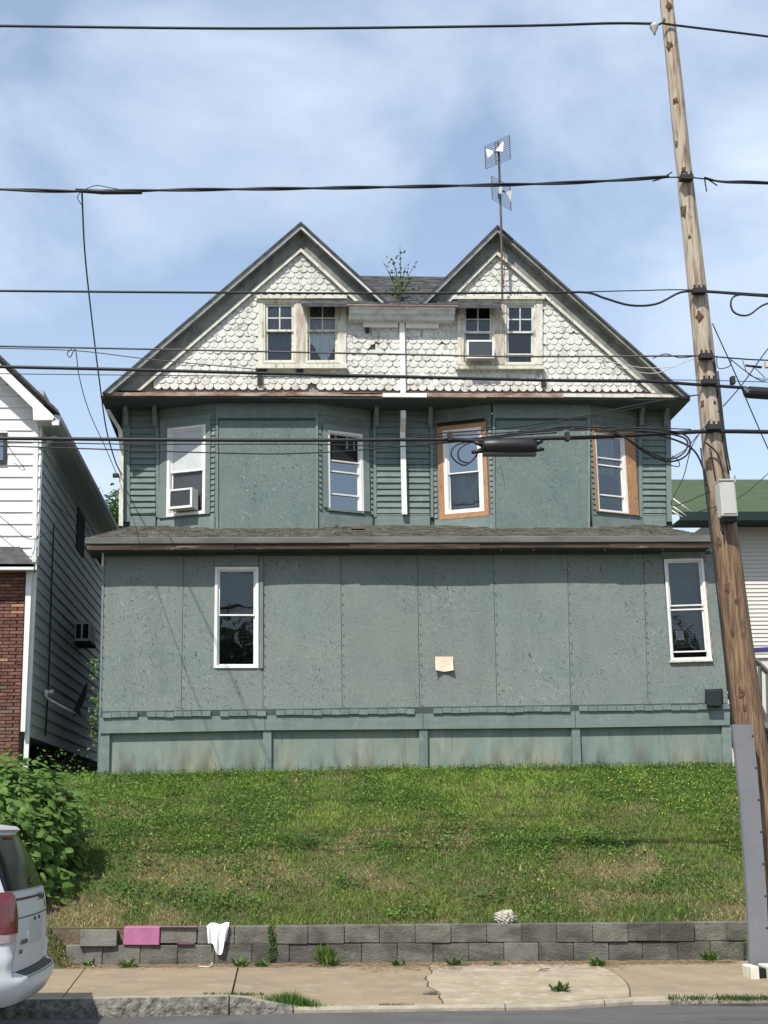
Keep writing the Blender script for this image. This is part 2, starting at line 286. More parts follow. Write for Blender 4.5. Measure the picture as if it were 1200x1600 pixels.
# leaves
def leafmat(name, c1, c2, rnd=.25, attr=None):
    m = bpy.data.materials.new(name); m.use_nodes = True; n = m.node_tree; b = n.nodes['Principled BSDF']; l = n.links.new
    b.inputs['Roughness'].default_value = .55; b.inputs['Specular IOR Level'].default_value = .25
    if attr:
        a = n.nodes.new('ShaderNodeAttribute'); a.attribute_name = attr; col = a.outputs['Color']
    else:
        oi = n.nodes.new('ShaderNodeObjectInfo'); g = n.nodes.new('ShaderNodeNewGeometry'); t = n.nodes.new('ShaderNodeTexNoise'); t.inputs['Scale'].default_value = 9
        l(g.outputs['Position'], t.inputs['Vector']); ad_ = n.nodes.new('ShaderNodeMath'); ad_.operation = 'ADD'; l(oi.outputs['Random'], ad_.inputs[0]); l(t.outputs[0], ad_.inputs[1])
        mr = n.nodes.new('ShaderNodeMapRange'); mr.inputs['From Max'].default_value = 1.6; mr.inputs['From Min'].default_value = .3; l(ad_.outputs[0], mr.inputs['Value'])
        x = n.nodes.new('ShaderNodeMixRGB'); x.inputs['Color1'].default_value = (*c1, 1); x.inputs['Color2'].default_value = (*c2, 1); l(mr.outputs[0], x.inputs['Fac']); col = x.outputs[0]
    l(col, b.inputs['Base Color'])
    tr = n.nodes.new('ShaderNodeBsdfTranslucent'); l(col, tr.inputs['Color']); ms = n.nodes.new('ShaderNodeMixShader'); ms.inputs[0].default_value = .3
    l(b.outputs[0], ms.inputs[1]); l(tr.outputs[0], ms.inputs[2]); l(ms.outputs[0], n.nodes['Material Output'].inputs[0])
    return m
M['leaf'] = leafmat('knotweed_leaf', (.05, .115, .022), (.155, .25, .055))
M['leaf_dk'] = leafmat('tree_leaf', (.035, .075, .018), (.075, .13, .03))
M['grass'] = leafmat('grass_blade', None, None, attr='tint')
M['stem'] = mat('green_brown_stem', (.10, .09, .04), .8)
M['bark'] = mat('bark', (.10, .075, .055), .95, (.06, .045, .035), 9, (1, 1, .3), bump=.6)
M['straw'] = mat('dead_straw_litter', (.24, .16, .09), .95, (.13, .085, .05), 20, bump=.6)

def pole_wood():
    m = mat('utility_pole_wood', (.28, .185, .11), .85, (.10, .06, .036), 7, (6, 6, .35), bump=.6, bscale=14, lo=.36, hi=.64)
    overlay(m, noise_fac(m, 9, .56, .64, (7, 7, .25), .75, 5), (.07, .04, .022))
    n, l, b = nodes_of(m); overlay(m, mul(m, zgrad(m, 5.6, 4.2, -1), 0), (.1, .1, .1))
    g = n.new('ShaderNodeNewGeometry'); s = n.new('ShaderNodeSeparateXYZ'); l(g.outputs['Position'], s.inputs[0])
    r = n.new('ShaderNodeMapRange'); r.inputs['From Min'].default_value = 4.6; r.inputs['From Max'].default_value = 6.6; r.inputs['To Max'].default_value = .75; l(s.outputs['Z'], r.inputs['Value'])
    overlay(m, mul(m, r.outputs[0], noise_fac(m, 5, .30, .55, (5, 5, .5))), (.52, .455, .36))
    t = n.new('ShaderNodeTexVoronoi'); t.inputs['Scale'].default_value = 1.25; mp = n.new('ShaderNodeMapping'); mp.inputs['Scale'].default_value = (4.2, 4.2, 1.15)
    l(g.outputs['Position'], mp.inputs[0]); l(mp.outputs[0], t.inputs['Vector'])
    r2 = n.new('ShaderNodeMapRange'); r2.inputs['From Min'].default_value = .26; r2.inputs['From Max'].default_value = .10; r2.inputs['To Max'].default_value = .85; l(t.outputs['Distance'], r2.inputs['Value'])
    overlay(m, mul(m, r2.outputs[0], noise_fac(m, 16, .35, .6, (1, 1, .6))), (.06, .033, .02))
    return m
M['pole'] = pole_wood()
M['knot'] = mat('pole_knot', (.05, .03, .018), .9, (.16, .10, .055), 26, bump=.8, bscale=50)
def proj_v(p): w_ = p-CAM; return 800-FPX*w_.dot(UP)/w_.dot(D)

# ------------------------------------------------------------------ ground
GX = -.0192; SZ0 = .118
def zsw(x): return SZ0+GX*max(-14, min(16, x))
def road_edge(x):
    return float(np.interp(x, [-30, -1.9, -.6, .2, 1.5, 2.6, 3.4, 4.7, 30], [12.9, 12.99, 13.08, 13.16, 13.2, 13.2, 13.5, 13.55, 13.6]))
def sw_drop(x): return float(np.interp(x, [-1.0, -.38, .25, 40], [0, 0, .115, .115]))
WY = 16.2
def hz_(x):   # height of the lawn where it meets the house
    return float(np.interp(x, [-30, -2.7, 2.3, 7.3, 30], [2.55, 2.43, 2.45, 2.42, 2.1]))
def ztop(x): return zsw(x)+.385
def vnoise(x, y, s, seed=0):
    x = np.asarray(x, float)*s+seed*17.3; y = np.asarray(y, float)*s+seed*7.7; xi = np.floor(x).astype(int); yi = np.floor(y).astype(int); fx = x-xi; fy = y-yi
    def h(a, b): v = np.sin(a*127.1+b*311.7+seed*74.7)*43758.5453; return v-np.floor(v)
    fx = fx*fx*(3-2*fx); fy = fy*fy*(3-2*fy)
    return (h(xi, yi)*(1-fx)+h(xi+1, yi)*fx)*(1-fy)+(h(xi, yi+1)*(1-fx)+h(xi+1, yi+1)*fx)*fy
def zland(x, y):
    x = np.asarray(x, float); y = np.asarray(y, float)
    t = np.clip((y-16.4)/(21.5-16.4), 0, 1); a = np.interp(x, [-14, 16], [ztop(-14), ztop(16)]); b = np.interp(x, [-30, -2.7, 2.3, 7.3, 30], [2.55, 2.43, 2.45, 2.42, 2.1])
    s = t*1.10-.10*t*t; z = a+(b-a)*s
    return z+(vnoise(x, y, 1.3)-.5)*.10*np.sin(np.pi*t)+(vnoise(x, y, 4, 2)-.5)*.03*(t > 0)*(t < 1)
def sheet(name, xs, ys, zf, m, kind='structure'):
    X, Y = np.meshgrid(xs, ys); Z = zf(X, Y); nx = len(xs)
    V = np.stack([X, Y, Z], -1).reshape(-1, 3); b = MB(); b.v = V.tolist()
    b.f = [(j*nx+i, j*nx+i+1, (j+1)*nx+i+1, (j+1)*nx+i) for j in range(len(ys)-1) for i in range(nx-1)]; b.m = [0]*len(b.f)
    o = b.build(name, m, None, org=Vector((0, 0, 0)), smooth=True, recalc=False); o['kind'] = kind; return o
sheet('ground', [-900, -200, 200, 900], [-900, -100, 15, 900], lambda X, Y: X*0-.75, M['soil'])
xs = np.concatenate([np.linspace(-60, -6, 12), np.linspace(-5.5, 11, 80), np.linspace(12, 60, 12)])
ys = np.concatenate([np.linspace(16.33, 22.5, 40), [24, 28, 36, 50, 90, 200]])
sheet('lawn_slope', xs, ys, zland, M['turf'])
vr = np.vectorize
sheet('road', np.linspace(-60, 60, 61), np.linspace(-6, 14.2, 30), vr(lambda x, y: zsw(x)-.155), M['asphalt'])
# far pavement behind the camera
b = MB(); b.box(-60, 60, -9, -6, -.9, .10); o = b.build('far_pavement', M['side']); o['kind'] = 'structure'
# sidewalk slabs
def zwalk(x, y): return zsw(x)-sw_drop(x)*min(1, max(0, (16.0-y)/2.9))
def PG(u, v):     # pixel -> point on the pavement
    r = ray(u, v); t = .1
    lo, hi = 8.0, 18.0
    for _ in range(40):
        mid = (lo+hi)/2; p = CAM+r*(mid/r.y)
        if p.z > zwalk(p.x, p.y): lo = mid
        else: hi = mid
    p = CAM+r*(lo/r.y); return p
def PR(u, v):
    r = ray(u, v); lo, hi = 5., 16.
    for _ in range(40):
        mid = (lo+hi)/2; p = CAM+r*(mid/r.y)
        if p.z > zsw(p.x)-.155: lo = mid
        else: hi = mid
    return CAM+r*(lo/r.y)
walk = thing('pavement', (1, 14.6, .1), None, None); walk['kind'] = 'structure'
joints = []     # (x at back, x at front)
def jx(ub, vb, uf, vf): return (PG(ub, vb).x, PG(uf, vf).x)
J = [(-9, -9), (-6.3, -6.3), (-4.2, -4.3), jx(131, 1513, 103, 1555), jx(372, 1512, 362, 1555), jx(668, 1510, 686, 1570), jx(925, 1508, 1000, 1567), (6.1, 6.3), (8.4, 8.4), (11, 11), (14, 14)]
def jig(i, t): return (.05*math.sin(t*9)+.022*math.sin(t*27)) if i == 5 else (.16*math.sin(t*3.14) if i == 6 else 0)
for i in range(len(J)-1):
    a, c = J[i], J[i+1]; bm_ = MB(); N = 8; K = 17; g = .009
    top = []
    for j in range(K):
        t = j/(K-1)
        for k in range(N):
            s = k/(N-1); yb = 16.12; xb = lerp(a[0]+g, c[0]-g, s); xf = lerp(a[1]+g, c[1]-g, s); yf = road_edge(xf)+.13
            x = lerp(xb, xf, t); y = lerp(yb, yf, t); x += (1-s)*jig(i, t)+s*jig(i+1, t); top.append(Vector((x, y, zwalk(x, y)+(.006 if i % 2 else 0))))
    bot = [p-Vector((0, 0, .12)) for p in top]; n0 = len(top)
    fs = [(j*N+k, (j+1)*N+k, (j+1)*N+k+1, j*N+k+1) for j in range(K-1) for k in range(N-1)]
    edge = [k for k in range(N)]+[j*N+N-1 for j in range(1, K)]+[(K-1)*N+k for k in range(N-2, -1, -1)]+[j*N for j in range(K-2, 0, -1)]
    fs += [(edge[q], edge[(q+1) % len(edge)], edge[(q+1) % len(edge)]+n0, edge[q]+n0) for q in range(len(edge))]
    bm_.add(top+bot, fs); bm_.build('slab', M['side_lt'] if i in (5,) else M['side'], walk)
b = MB(); b.box(-60, 60, 13.0, 16.45, -.75, -.28); b.build('pavement_bed', M['soil'], walk)
sheet('verge_soil', np.linspace(-60, 60, 241), [13.78, 14.5, 15, 16.0, 16.3], vr(lambda x, y: zwalk(x, y)-.02), M['soil'])
mbk = MB(); xs_ = np.linspace(-16, 16, 161)
for x in xs_: mbk.v += [(x, 16.34, zsw(x)-.3), (x, 16.335, float(zland(x, 16.34)))]
mbk.f = [(2*i, 2*i+2, 2*i+3, 2*i+1) for i in range(160)]; mbk.m = [0]*160
tag(mbk.build('earth_face', M['soil'], org=Vector((0, 0, 0))), kind='structure')
def zbank(x, y):
    t = np.clip((y-15.75)/.62, 0, 1); zz = np.vectorize(zsw)(x); return zz-.02+t**.8*.40*np.clip((-2.25-x)/.35+.15, 0, 1)+(vnoise(x, y, 6, 3)-.5)*.05*t
sheet('earth_bank', np.linspace(-14, -2.2, 100), np.linspace(15.7, 16.42, 12), zbank, M['turf'])
# kerb
kerb = thing('kerb', (0, 13, 0), None, None); kerb['kind'] = 'structure'
kx = [-12, -9.4, -6.9, -4.4, -2.9, -.42, .16]
def kerb_stone(x0, x1, m, full, name='kerb_stone'):
    N = max(3, int((x1-x0)/.06)); vs_ = []; rnd_ = np.random.default_rng(int(abs(x0)*100))
    for i in range(N+1):
        x = lerp(x0+.006, x1-.006, i/N); ye = road_edge(x); zr = zsw(x)-.155; zt = zwalk(x, ye)+.006
        if full: zt = max(zt, zr+.03)
        j = (rnd_.random(4)-.5)*(.03 if full else .006)
        vs_ += [(x, ye+j[0]*.6, zr-.1), (x, ye+.0+j[1], lerp(zr, zt, .5)), (x, ye+.015+j[2]*.5, zt-.006), (x, ye+.03, zt), (x, ye+.13, zt), (x, ye+.13, zr-.1)]
    fs = [(i*6+k, (i+1)*6+k, (i+1)*6+(k+1) % 6, i*6+(k+1) % 6) for i in range(N) for k in range(6)]+[tuple(range(6)), tuple(N*6+k for k in range(5, -1, -1))]
    kb = MB(); kb.add(vs_, fs)
    for q_ in range(N): kb.m[q_*6+3] = 1
    kb.build(name, [m, M['kerb_c']], kerb)
for i in range(len(kx)-1): kerb_stone(kx[i], kx[i+1], M['kerb'], True)
ex_ = [.16, 2.12, 3.1, 5.2, 7.5, 10, 12.5]
for i in range(len(ex_)-1): kerb_stone(ex_[i], ex_[i+1], M['kerb_c'], False)

# ------------------------------------------------------------------ retaining wall
wall = thing('retaining_wall', (1.6, WY, 0), 'low retaining wall of two courses of grey concrete blocks below the grassy slope', 'wall')
def block_mesh(w_, h, d, name):
    b = MB().box(-w_/2, w_/2, -.0, d, 0, h); o = b.build(name, M['block'], None, org=Vector((0, 0, 0))); bevel_mesh(o, .006, 1); me = o.data; bpy.data.objects.remove(o); return me
BM = {}
def place_block(u0, u1, v0, v1, m, dy=0, rz=0, rx=0, name='concrete_block'):
    Y = WY+dy; a = P(u0, v1, Y); c = P(u1, v1, Y); t = P((u0+u1)/2, v0, Y); wd = c.x-a.x-.005; h = t.z-(a.z+c.z)/2-.003
    b = MB().box(-wd/2, wd/2, 0, .2, 0, h); o = b.build(name, m, wall, org=Vector((0, 0, 0))); bevel_mesh(o, .007, 1)
    org = Vector(((a.x+c.x)/2, Y, (a.z+c.z)/2)); ORG[o.name] = org; o.location = org-ORG[wall.name]
    o.rotation_euler = (R_(rx), math.atan2(-(c.z-a.z), wd)*1, R_(rz)); o.rotation_euler.y = math.atan2(a.z-c.z, wd); return o
def vt(u): return 1449-(u-130)*.0085      # top of the upper course
def vm(u): return 1477-(u-130)*.0065
def vb(u): return 1509-(u-130)*.0085
lo_e = [101, 159, 218, 277, 335, 393, 452, 510, 565, 621, 677, 733, 788, 842, 897, 952, 1005, 1060, 1111, 1165, 1217, 1268, 1319]
for i in range(len(lo_e)-1):
    u0, u1 = lo_e[i], lo_e[i+1]; c = (u0+u1)/2
    place_block(u0, u1, vm(c), vb(c)+2, M['block_lt'] if i < 2 or i == 12 else M['block'], dy=random.uniform(-.012, .012), rz=random.uniform(-.8, .8))
hi_e = [308, 366, 423, 430, 481, 538, 593, 649, 705, 761, 816, 871, 927, 982, 1032, 1086, 1137, 1190, 1243, 1296, 1345]
for i in range(len(hi_e)-1):
    u0, u1 = hi_e[i], hi_e[i+1]; c = (u0+u1)/2
    if u1-u0 < 10: continue
    place_block(u0, u1, vt(c), vm(c)+random.uniform(-1, .6), M['block'], dy=random.uniform(-.025, .01), rz=random.uniform(-1.2, 1.2))
place_block(250, 307, 1448, 1474, M['block_lt'], dy=-.01, rz=.5)
tag(place_block(192, 249, 1448, 1477, M['pink'], dy=-.03, rz=-2), 'block painted bright pink')
place_block(124, 182, 1452, 1479, M['block_lt'], dy=-.05, rz=3, rx=-4)
# splashes of pink on the neighbouring blocks
b = MB()
for (ua, ub_, va, vb_) in ((250, 307, 1447.6, 1448.6), (277, 304, 1474.2, 1475.2)):
    b.hexa([P(ua, vb_, WY-.045), P(ub_, vb_, WY-.045), P(ub_, va, WY-.045), P(ua, va, WY-.045)], [P(ua, vb_, WY-.01), P(ub_, vb_, WY-.01), P(ub_, va, WY-.01), P(ua, va, WY-.01)])
b.build('pink_paint_edge', M['pink'], wall)

# ------------------------------------------------------------------ THE HOUSE
FY, BY, UY, GY, RY, EY = 21.6, 22.4, 22.8, 22.22, 21.98, 22.08
house = thing('house', (2.2, 25, 2.4), 'two storey green double house with twin white shingled gables and boarded lower wall', 'house')
xL = P(161, 868, FY).x; xR = P(1114, 868, FY).x+.03
# dark cores (give the openings a dark room behind them)
b = MB(); b.box(xL+.05, xR-.05, FY+.45, 31, 2.2, 6.3); b.build('lower_storey', M['teal_dark'], house)
uL = P(192, 760, UY).x; uR = P(1047, 760, UY).x
b = MB(); b.box(uL+.03, uR-.03, UY+.30, 31, 6.3, 8.75); b.build('upper_storey', M['dark'], house)
def side_box(x0, x1, y0, y1, z0, z1, name, m): MB().box(x0, x1, y0, y1, z0, z1).build(name, m, house)
side_box(xL, xL+.04, FY+.035, 31, 2.2, 6.05, 'side_wall', M['teal']); side_box(xR-.04, xR, FY+.035, 31, 2.2, 6.05, 'side_wall', M['teal'])
side_box(uL, uL+.04, UY+.02, 31, 6.3, 8.72, 'side_wall', M['teal']); side_box(uR-.04, uR, UY+.02, 31, 6.3, 8.72, 'side_wall', M['teal'])
side_box(xL+.04, xR-.04, FY+.40, FY+.42, 2.9, 5.95, 'room_backing', M['dark'])

class Quad:
    def __init__(s, tl, tr, br, bl):
        s.c = [Vector(x) for x in (tl, tr, br, bl)]; s.n = (s.c[1]-s.c[0]).cross(s.c[3]-s.c[0]).normalized()
        if s.n.y > 0: s.n.negate()
        s.w = ((s.c[1]-s.c[0]).length+(s.c[2]-s.c[3]).length)/2; s.h = ((s.c[3]-s.c[0]).length+(s.c[2]-s.c[1]).length)/2
    def pt(s, a, b, d=0): return lerp(lerp(s.c[0], s.c[1], a), lerp(s.c[3], s.c[2], a), b)+s.n*d
    def box(s, mb, a0, a1, b0, b1, d0, d1):
        return mb.hexa([s.pt(a0, b1, d0), s.pt(a1, b1, d0), s.pt(a1, b0, d0), s.pt(a0, b0, d0)], [s.pt(a0, b1, d1), s.pt(a1, b1, d1), s.pt(a1, b0, d1), s.pt(a0, b0, d1)])
    def sub(s, a0, a1, b0, b1): return Quad(s.pt(a0, b0), s.pt(a1, b0), s.pt(a1, b1), s.pt(a0, b1))
def quadY(px, Y): return Quad(*[P(u, v, Y) for u, v in px])
def sheet_quad(name, q, a0, a1, b0, b1, d, m, parent, fold=0, nf=9, seg=54, amp=.02, top=None, bot=None):
    mb = MB(); vs_ = []; rows = 6
    for j in range(rows+1):
        for i in range(seg+1):
            s = i/seg; t = j/rows; bb0 = top(s) if top else b0; bb1 = bot(s) if bot else b1
            vs_.append(q.pt(lerp(a0, a1, s), lerp(bb0, bb1, t), d+amp*math.sin(s*nf*6.28+math.sin(s*7)*1.5)*(1 if fold else 0)))
    n = seg+1
    mb.add(vs_, [(j*n+i, j*n+i+1, (j+1)*n+i+1, (j+1)*n+i) for j in range(rows) for i in range(seg)])
    return mb.build(name, m, parent, recalc=False, smooth=True)
def window(q, fw=.05, sash=.045, split=.5, frame_m=None, glass_m=None, lower_glass=None, muntins=None, proud=.02, curtain=None, bars=(), fb=None, lower_open=0, name='window', upper_panel=None, sash_m=None, low_m=None):
    """q: outer edge of the frame. Returns the frame object (a part of the house)"""
    fm = frame_m or M['white']; gm = glass_m or M['glass']; fwx = fw/q.w; fwy = fw/q.h; sx = sash/q.w; sy = sash/q.h; fby = (fb or fw)/q.h
    mb = MB(); q.box(mb, 0, fwx, 0, 1, proud, -.09); q.box(mb, 1-fwx, 1, 0, 1, proud, -.09); q.box(mb, fwx, 1-fwx, 0, fwy, proud-.003, -.09); q.box(mb, fwx, 1-fwx, 1-fby, 1, proud+.006, -.09)
    # thin inner stop
    q.box(mb, fwx, fwx+.012/q.w, fwy, 1-fby, proud-.018, -.085); q.box(mb, 1-fwx-.012/q.w, 1-fwx, fwy, 1-fby, proud-.018, -.085)
    W = mb.build(name, fm, house)
    sm = sash_m or fm
    a0, a1, b0, b1 = fwx+.012/q.w, 1-fwx-.012/q.w, fwy, 1-fby
    bs = lerp(b0, b1, split)
    def one(bb0, bb1, d, nm, pane, mun, shift=0):
        s = MB(); bb1_ = bb1
        q.box(s, a0, a0+sx, bb0, bb1_, d, d-.03); q.box(s, a1-sx, a1, bb0, bb1_, d, d-.03); q.box(s, a0+sx, a1-sx, bb0, bb0+sy, d-.001, d-.03); q.box(s, a0+sx, a1-sx, bb1_-sy, bb1_, d-.001, d-.03)
        if mun:
            for k in range(1, mun[0]): x = lerp(a0+sx, a1-sx, k/mun[0]); q.box(s, x-.011/q.w, x+.011/q.w, bb0+sy, bb1_-sy, d-.004, d-.028)
            for k in range(1, mun[1]): y = lerp(bb0+sy, bb1_-sy, k/mun[1]); q.box(s, a0+sx, a1-sx, y-.011/q.h, y+.011/q.h, d-.005, d-.027)
        s.build('sash', sm, W)
        if pane:
            p = MB(); q.box(p, a0+sx*.8, a1-sx*.8, bb0+sy*.8, bb1_-sy*.8, d-.016, d-.019); p.build('pane', pane, W)
    one(b0, bs+sy*.5, -.02, 'upper', gm if not upper_panel else upper_panel, muntins)
    one(bs-sy*.5, b1-lower_open, -.052, 'lower', lower_glass or gm, None)
    for y in bars:
        k = MB(); q.box(k, a0, a1, y-.012/q.h, y+.012/q.h, -.03, -.05); k.build('screen_rail', fm, W)
    # reveal walls behind
    rv = MB(); q.box(rv, -.01, 0, -.01, 1.01, -.03, -.28); q.box(rv, 1, 1.01, -.01, 1.01, -.03, -.28); q.box(rv, 0, 1, -.01, 0, -.03, -.28); q.box(rv, 0, 1, 1, 1.01, -.03, -.28); q.box(rv, -.01, 1.01, -.01, 1.01, -.285, -.295)
    rv.build('reveal', M['dark'], W)
    return W

# ---- lower wall: strand boards
def ybot(u): return 1120-(u-156)*.0137
pan = [((161, 287), (156, 283)), ((287, 410), (283, 411)), ((410, 532), (411, 535)), ((532, 652), (535, 656)), ((652, 770), (656, 777)), ((770, 886), (777, 892)), ((886, 1005), (892, 1013)), ((1005, 1115), (1013, 1139))]
for i, ((t0, t1), (b0_, b1_)) in enumerate(pan):
    g = .35; vt0 = 862
    pts = [(t0+g, vt0), (t1-g, vt0), (b1_-g, ybot(b1_)), (b0_+g, ybot(b0_))]
    if i == 1: pts = [(t0+g, vt0), (335.5, vt0), (334.5, 1044), (404.5, 1044), (405, vt0), (t1-g, vt0), (b1_-g, ybot(b1_)), (b0_+g, ybot(b0_))]
    if i == 7: pts = [(t0+g, vt0), (1035.5, vt0), (1035.5, 873), (1047, 1033), (1112.5, 1031), (1098, 872), (1098, vt0), (t1-g, vt0), (b1_-g, ybot(b1_)), (b0_+g, ybot(b0_))]
    if i in (1, 7): slab('strand_board', pts, FY+random.uniform(-.006, .004), .03, M['osb'], house); continue
    NX_, NZ_ = 9, 10; vs_ = []; amp_ = random.uniform(-.022, .016); sk = random.uniform(-.012, .012); ph = random.uniform(0, 3)
    for lay in (0, 1):
        for jz in range(NZ_+1):
            for ix in range(NX_+1):
                s_, t_ = ix/NX_, jz/NZ_; uu = lerp(lerp(pts[0][0], pts[1][0], s_), lerp(pts[3][0], pts[2][0], s_), t_); v_ = lerp(vt0, lerp(pts[3][1], pts[2][1], s_), t_); yy = amp_*math.sin(math.pi*s_)*(1-.5*t_)+sk*(s_-.5)*(1-t_)+.005*math.sin(t_*7+ph)*math.sin(math.pi*s_)
                vs_.append(P(uu, v_, FY)+Vector((0, yy+lay*.02, 0)))
    w_ = NX_+1; T_ = w_*(NZ_+1); fs_ = [(jz*w_+ix, jz*w_+ix+1, (jz+1)*w_+ix+1, (jz+1)*w_+ix) for jz in range(NZ_) for ix in range(NX_)]
    ed = [q_ for q_ in range(w_)]+[jz*w_+NX_ for jz in range(1, NZ_+1)]+[NZ_*w_+ix for ix in range(NX_-1, -1, -1)]+[jz*w_ for jz in range(NZ_-1, 0, -1)]
    fs_ += [(ed[k_], ed[(k_+1) % len(ed)], ed[(k_+1) % len(ed)]+T_, ed[k_]+T_) for k_ in range(len(ed))]
    MB().add(vs_, fs_).build('strand_board', M['osb'], house, smooth=False)
# trims round the lower windows
slab('window_header', rect(335, 868, 404, 885), FY-.025, .05, M['teal_trim'], house)
slab('window_trim', [(405, 872), (411, 872), (411, 1044), (405, 1044)], FY-.03, .055, M['teal_trim'], house)
slab('window_trim', [(1099, 870), (1101, 870), (1115, 1031), (1113, 1031)], FY-.02, .05, M['rust'], house)
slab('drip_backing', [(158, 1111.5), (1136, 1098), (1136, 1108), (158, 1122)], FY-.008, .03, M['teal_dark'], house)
W = window(quadY([(336, 886), (404, 886), (404, 1044), (334, 1044)], FY-.0), fw=.045, sash=.024, split=.475, glass_m=M['glass'])
q = quadY([(336, 886), (404, 886), (404, 1044), (334, 1044)], FY)
qr = quadY([(1037, 874), (1098, 872), (1112, 1031), (1048, 1033)], FY)
W = window(qr, fw=.04, sash=.022, split=.46, bars=(.50,), fb=.05, lower_open=.055)
b = MB()
for k in range(46):
    t = .03+k*.0195
    if t < .86: qr.box(b, .13 if t < .45 else .17, .86, t, t+.013, -.13, -.16)
b.build('blind', M['blind'], W)
b = MB(); qr.box(b, .22, .42, .70, .79, -.115, -.12); b.build('paper_note', M['board_w'], W)
slab('window_sill', [(1047, 1031.5), (1114, 1030), (1114, 1033), (1047, 1035)], FY-.05, .09, M['white_old'], house)
slab('window_header', rect(1033, 862, 1101, 872.5), FY-.02, .05, M['teal_trim'], house)
# drip course of short shingles
u = 160.0; i = 0
while u < 1133:
    wd = 14.3+random.uniform(-.8, .8)
    if not any(abs(u-k) < 9 for k in (412, 655, 893)) and random.random() > .03:
        v1 = ybot(u)+1.5+random.uniform(-.8, .8); a = P(u+.35, v1, FY-.078); c = P(u+wd-.35, v1, FY-.078); a2 = P(u+.35, v1-8, FY-.074); c2 = P(u+wd-.35, v1-8, FY-.074)
        MB().hexa([a, c, c2, a2], [a+Vector((0, .07, .0)), c+Vector((0, .07, .0)), c2+Vector((0, .06, 0)), a2+Vector((0, .06, 0))]).build('drip_shingle', M['teal'], house)
    u += wd
# band board and basement
bs = [(156, 1121, 1146), (414, 1118, 1141), (661, 1115, 1139), (899, 1111, 1137), (1141, 1108, 1133)]
for (u0, a0, a1), (u1, c0, c1) in zip(bs[:-1], bs[1:]): slab('band_board', [(u0+.4, a0), (u1-.4, c0), (u1-.4, c1), (u0+.4, a1)], FY-.045, .075, M['teal_trim'], house)
bp = [(170, 413), (424, 656), (668, 894), (906, 1130)]
for u0, u1 in bp: slab('basement_panel', [(u0-3, 1135), (u1+3, 1128), (u1+5, 1232), (u0-3, 1240)], FY+.045, .05, M['base'], house)
for (t0, t1, b0_, b1_, v0) in ((157, 171, 154, 170, 1146), (411, 424, 413, 424, 1141), (655, 668, 656, 669, 1139), (893, 906, 897, 910, 1137), (1128, 1142, 1131, 1147, 1133)):
    slab('basement_post', [(t0, v0), (t1, v0-.3), (b1_, 1238), (b0_, 1238)], FY-.02, .09, M['teal_trim'], house)
# hanging loose corner edge strip at left (chipped white)
slab('corner_strip', [(160, 864), (163.5, 864), (157.5, 1120), (155, 1120)], FY-.012, .03, M['teal_trim'], house)
slab('corner_flashing', [(159.5, 862), (162.5, 862), (161.5, 885), (158.5, 885)], FY-.03, .02, M['white_old'], house)

nl = MB()      # nail heads along the board seams
for (t0, t1), (b0_, b1_) in pan:
    for off_ in (3.0,):
        for k in range(15):
            t_ = (k+.5)/15; u_ = lerp(t0, b0_, t_)+off_+random.uniform(-.5, .5); v_ = lerp(872, ybot(b0_)-4, t_); c = P(u_, v_, FY-.024)
            nl.tube([c, c+Vector((0, .03, 0))], .006, 6)
nl.build('nail_heads', M['iron'], house, kind='stuff')
# ---- porch roof between the storeys
zg = P(600, 848, 21.3).z; zt_g = P(600, 838, 21.25).z
GF = 21.25
eX0, eX1 = P(134, 845, GF).x, P(1114, 845, GF).x
zE = P(600, 838.5, GF).z; zW = 6.66
hipx = .62
core = MB(); A = [Vector((eX0, GF+.02, zE-.035)), Vector((eX1, GF+.02, zE-.035)), Vector((eX1-hipx, UY+.05, zW-.03)), Vector((eX0+hipx, UY+.05, zW-.03))]
Bq = [Vector((p.x, p.y, zE-.06)) for p in A]; core.hexa(A, Bq); core.build('porch_roof_deck', M['shingle_dk'], house)
mb = MB(); NC = 12
for k in range(NC):
    t0, t1 = k/NC, (k+1.25)/NC; y0 = lerp(GF, UY, t0); y1 = lerp(GF, UY, t1); z0 = lerp(zE, zW, t0)-.012; z1 = lerp(zE, zW, t1)-.02
    xa = eX0+hipx*t0*.95; xb = eX1-hipx*t0*.95; x = xa
    while x < xb:
        wd = random.choice((.15, .2, .26, .32)); x2 = min(xb, x+wd); h = random.choice((.007, .014, .02)); dy = random.uniform(-.012, .008); g = .004
        mb.hexa([(x+g, y0+dy, z0), (x2-g, y0+dy, z0), (x2-g, y0+dy, z0+h), (x+g, y0+dy, z0+h)], [(x+g, y1, z1), (x2-g, y1, z1), (x2-g, y1, z1+.006), (x+g, y1, z1+.006)]); x = x2
mb.build('porch_roof_shingles', M['shingle'], house, kind='stuff', recalc=False)
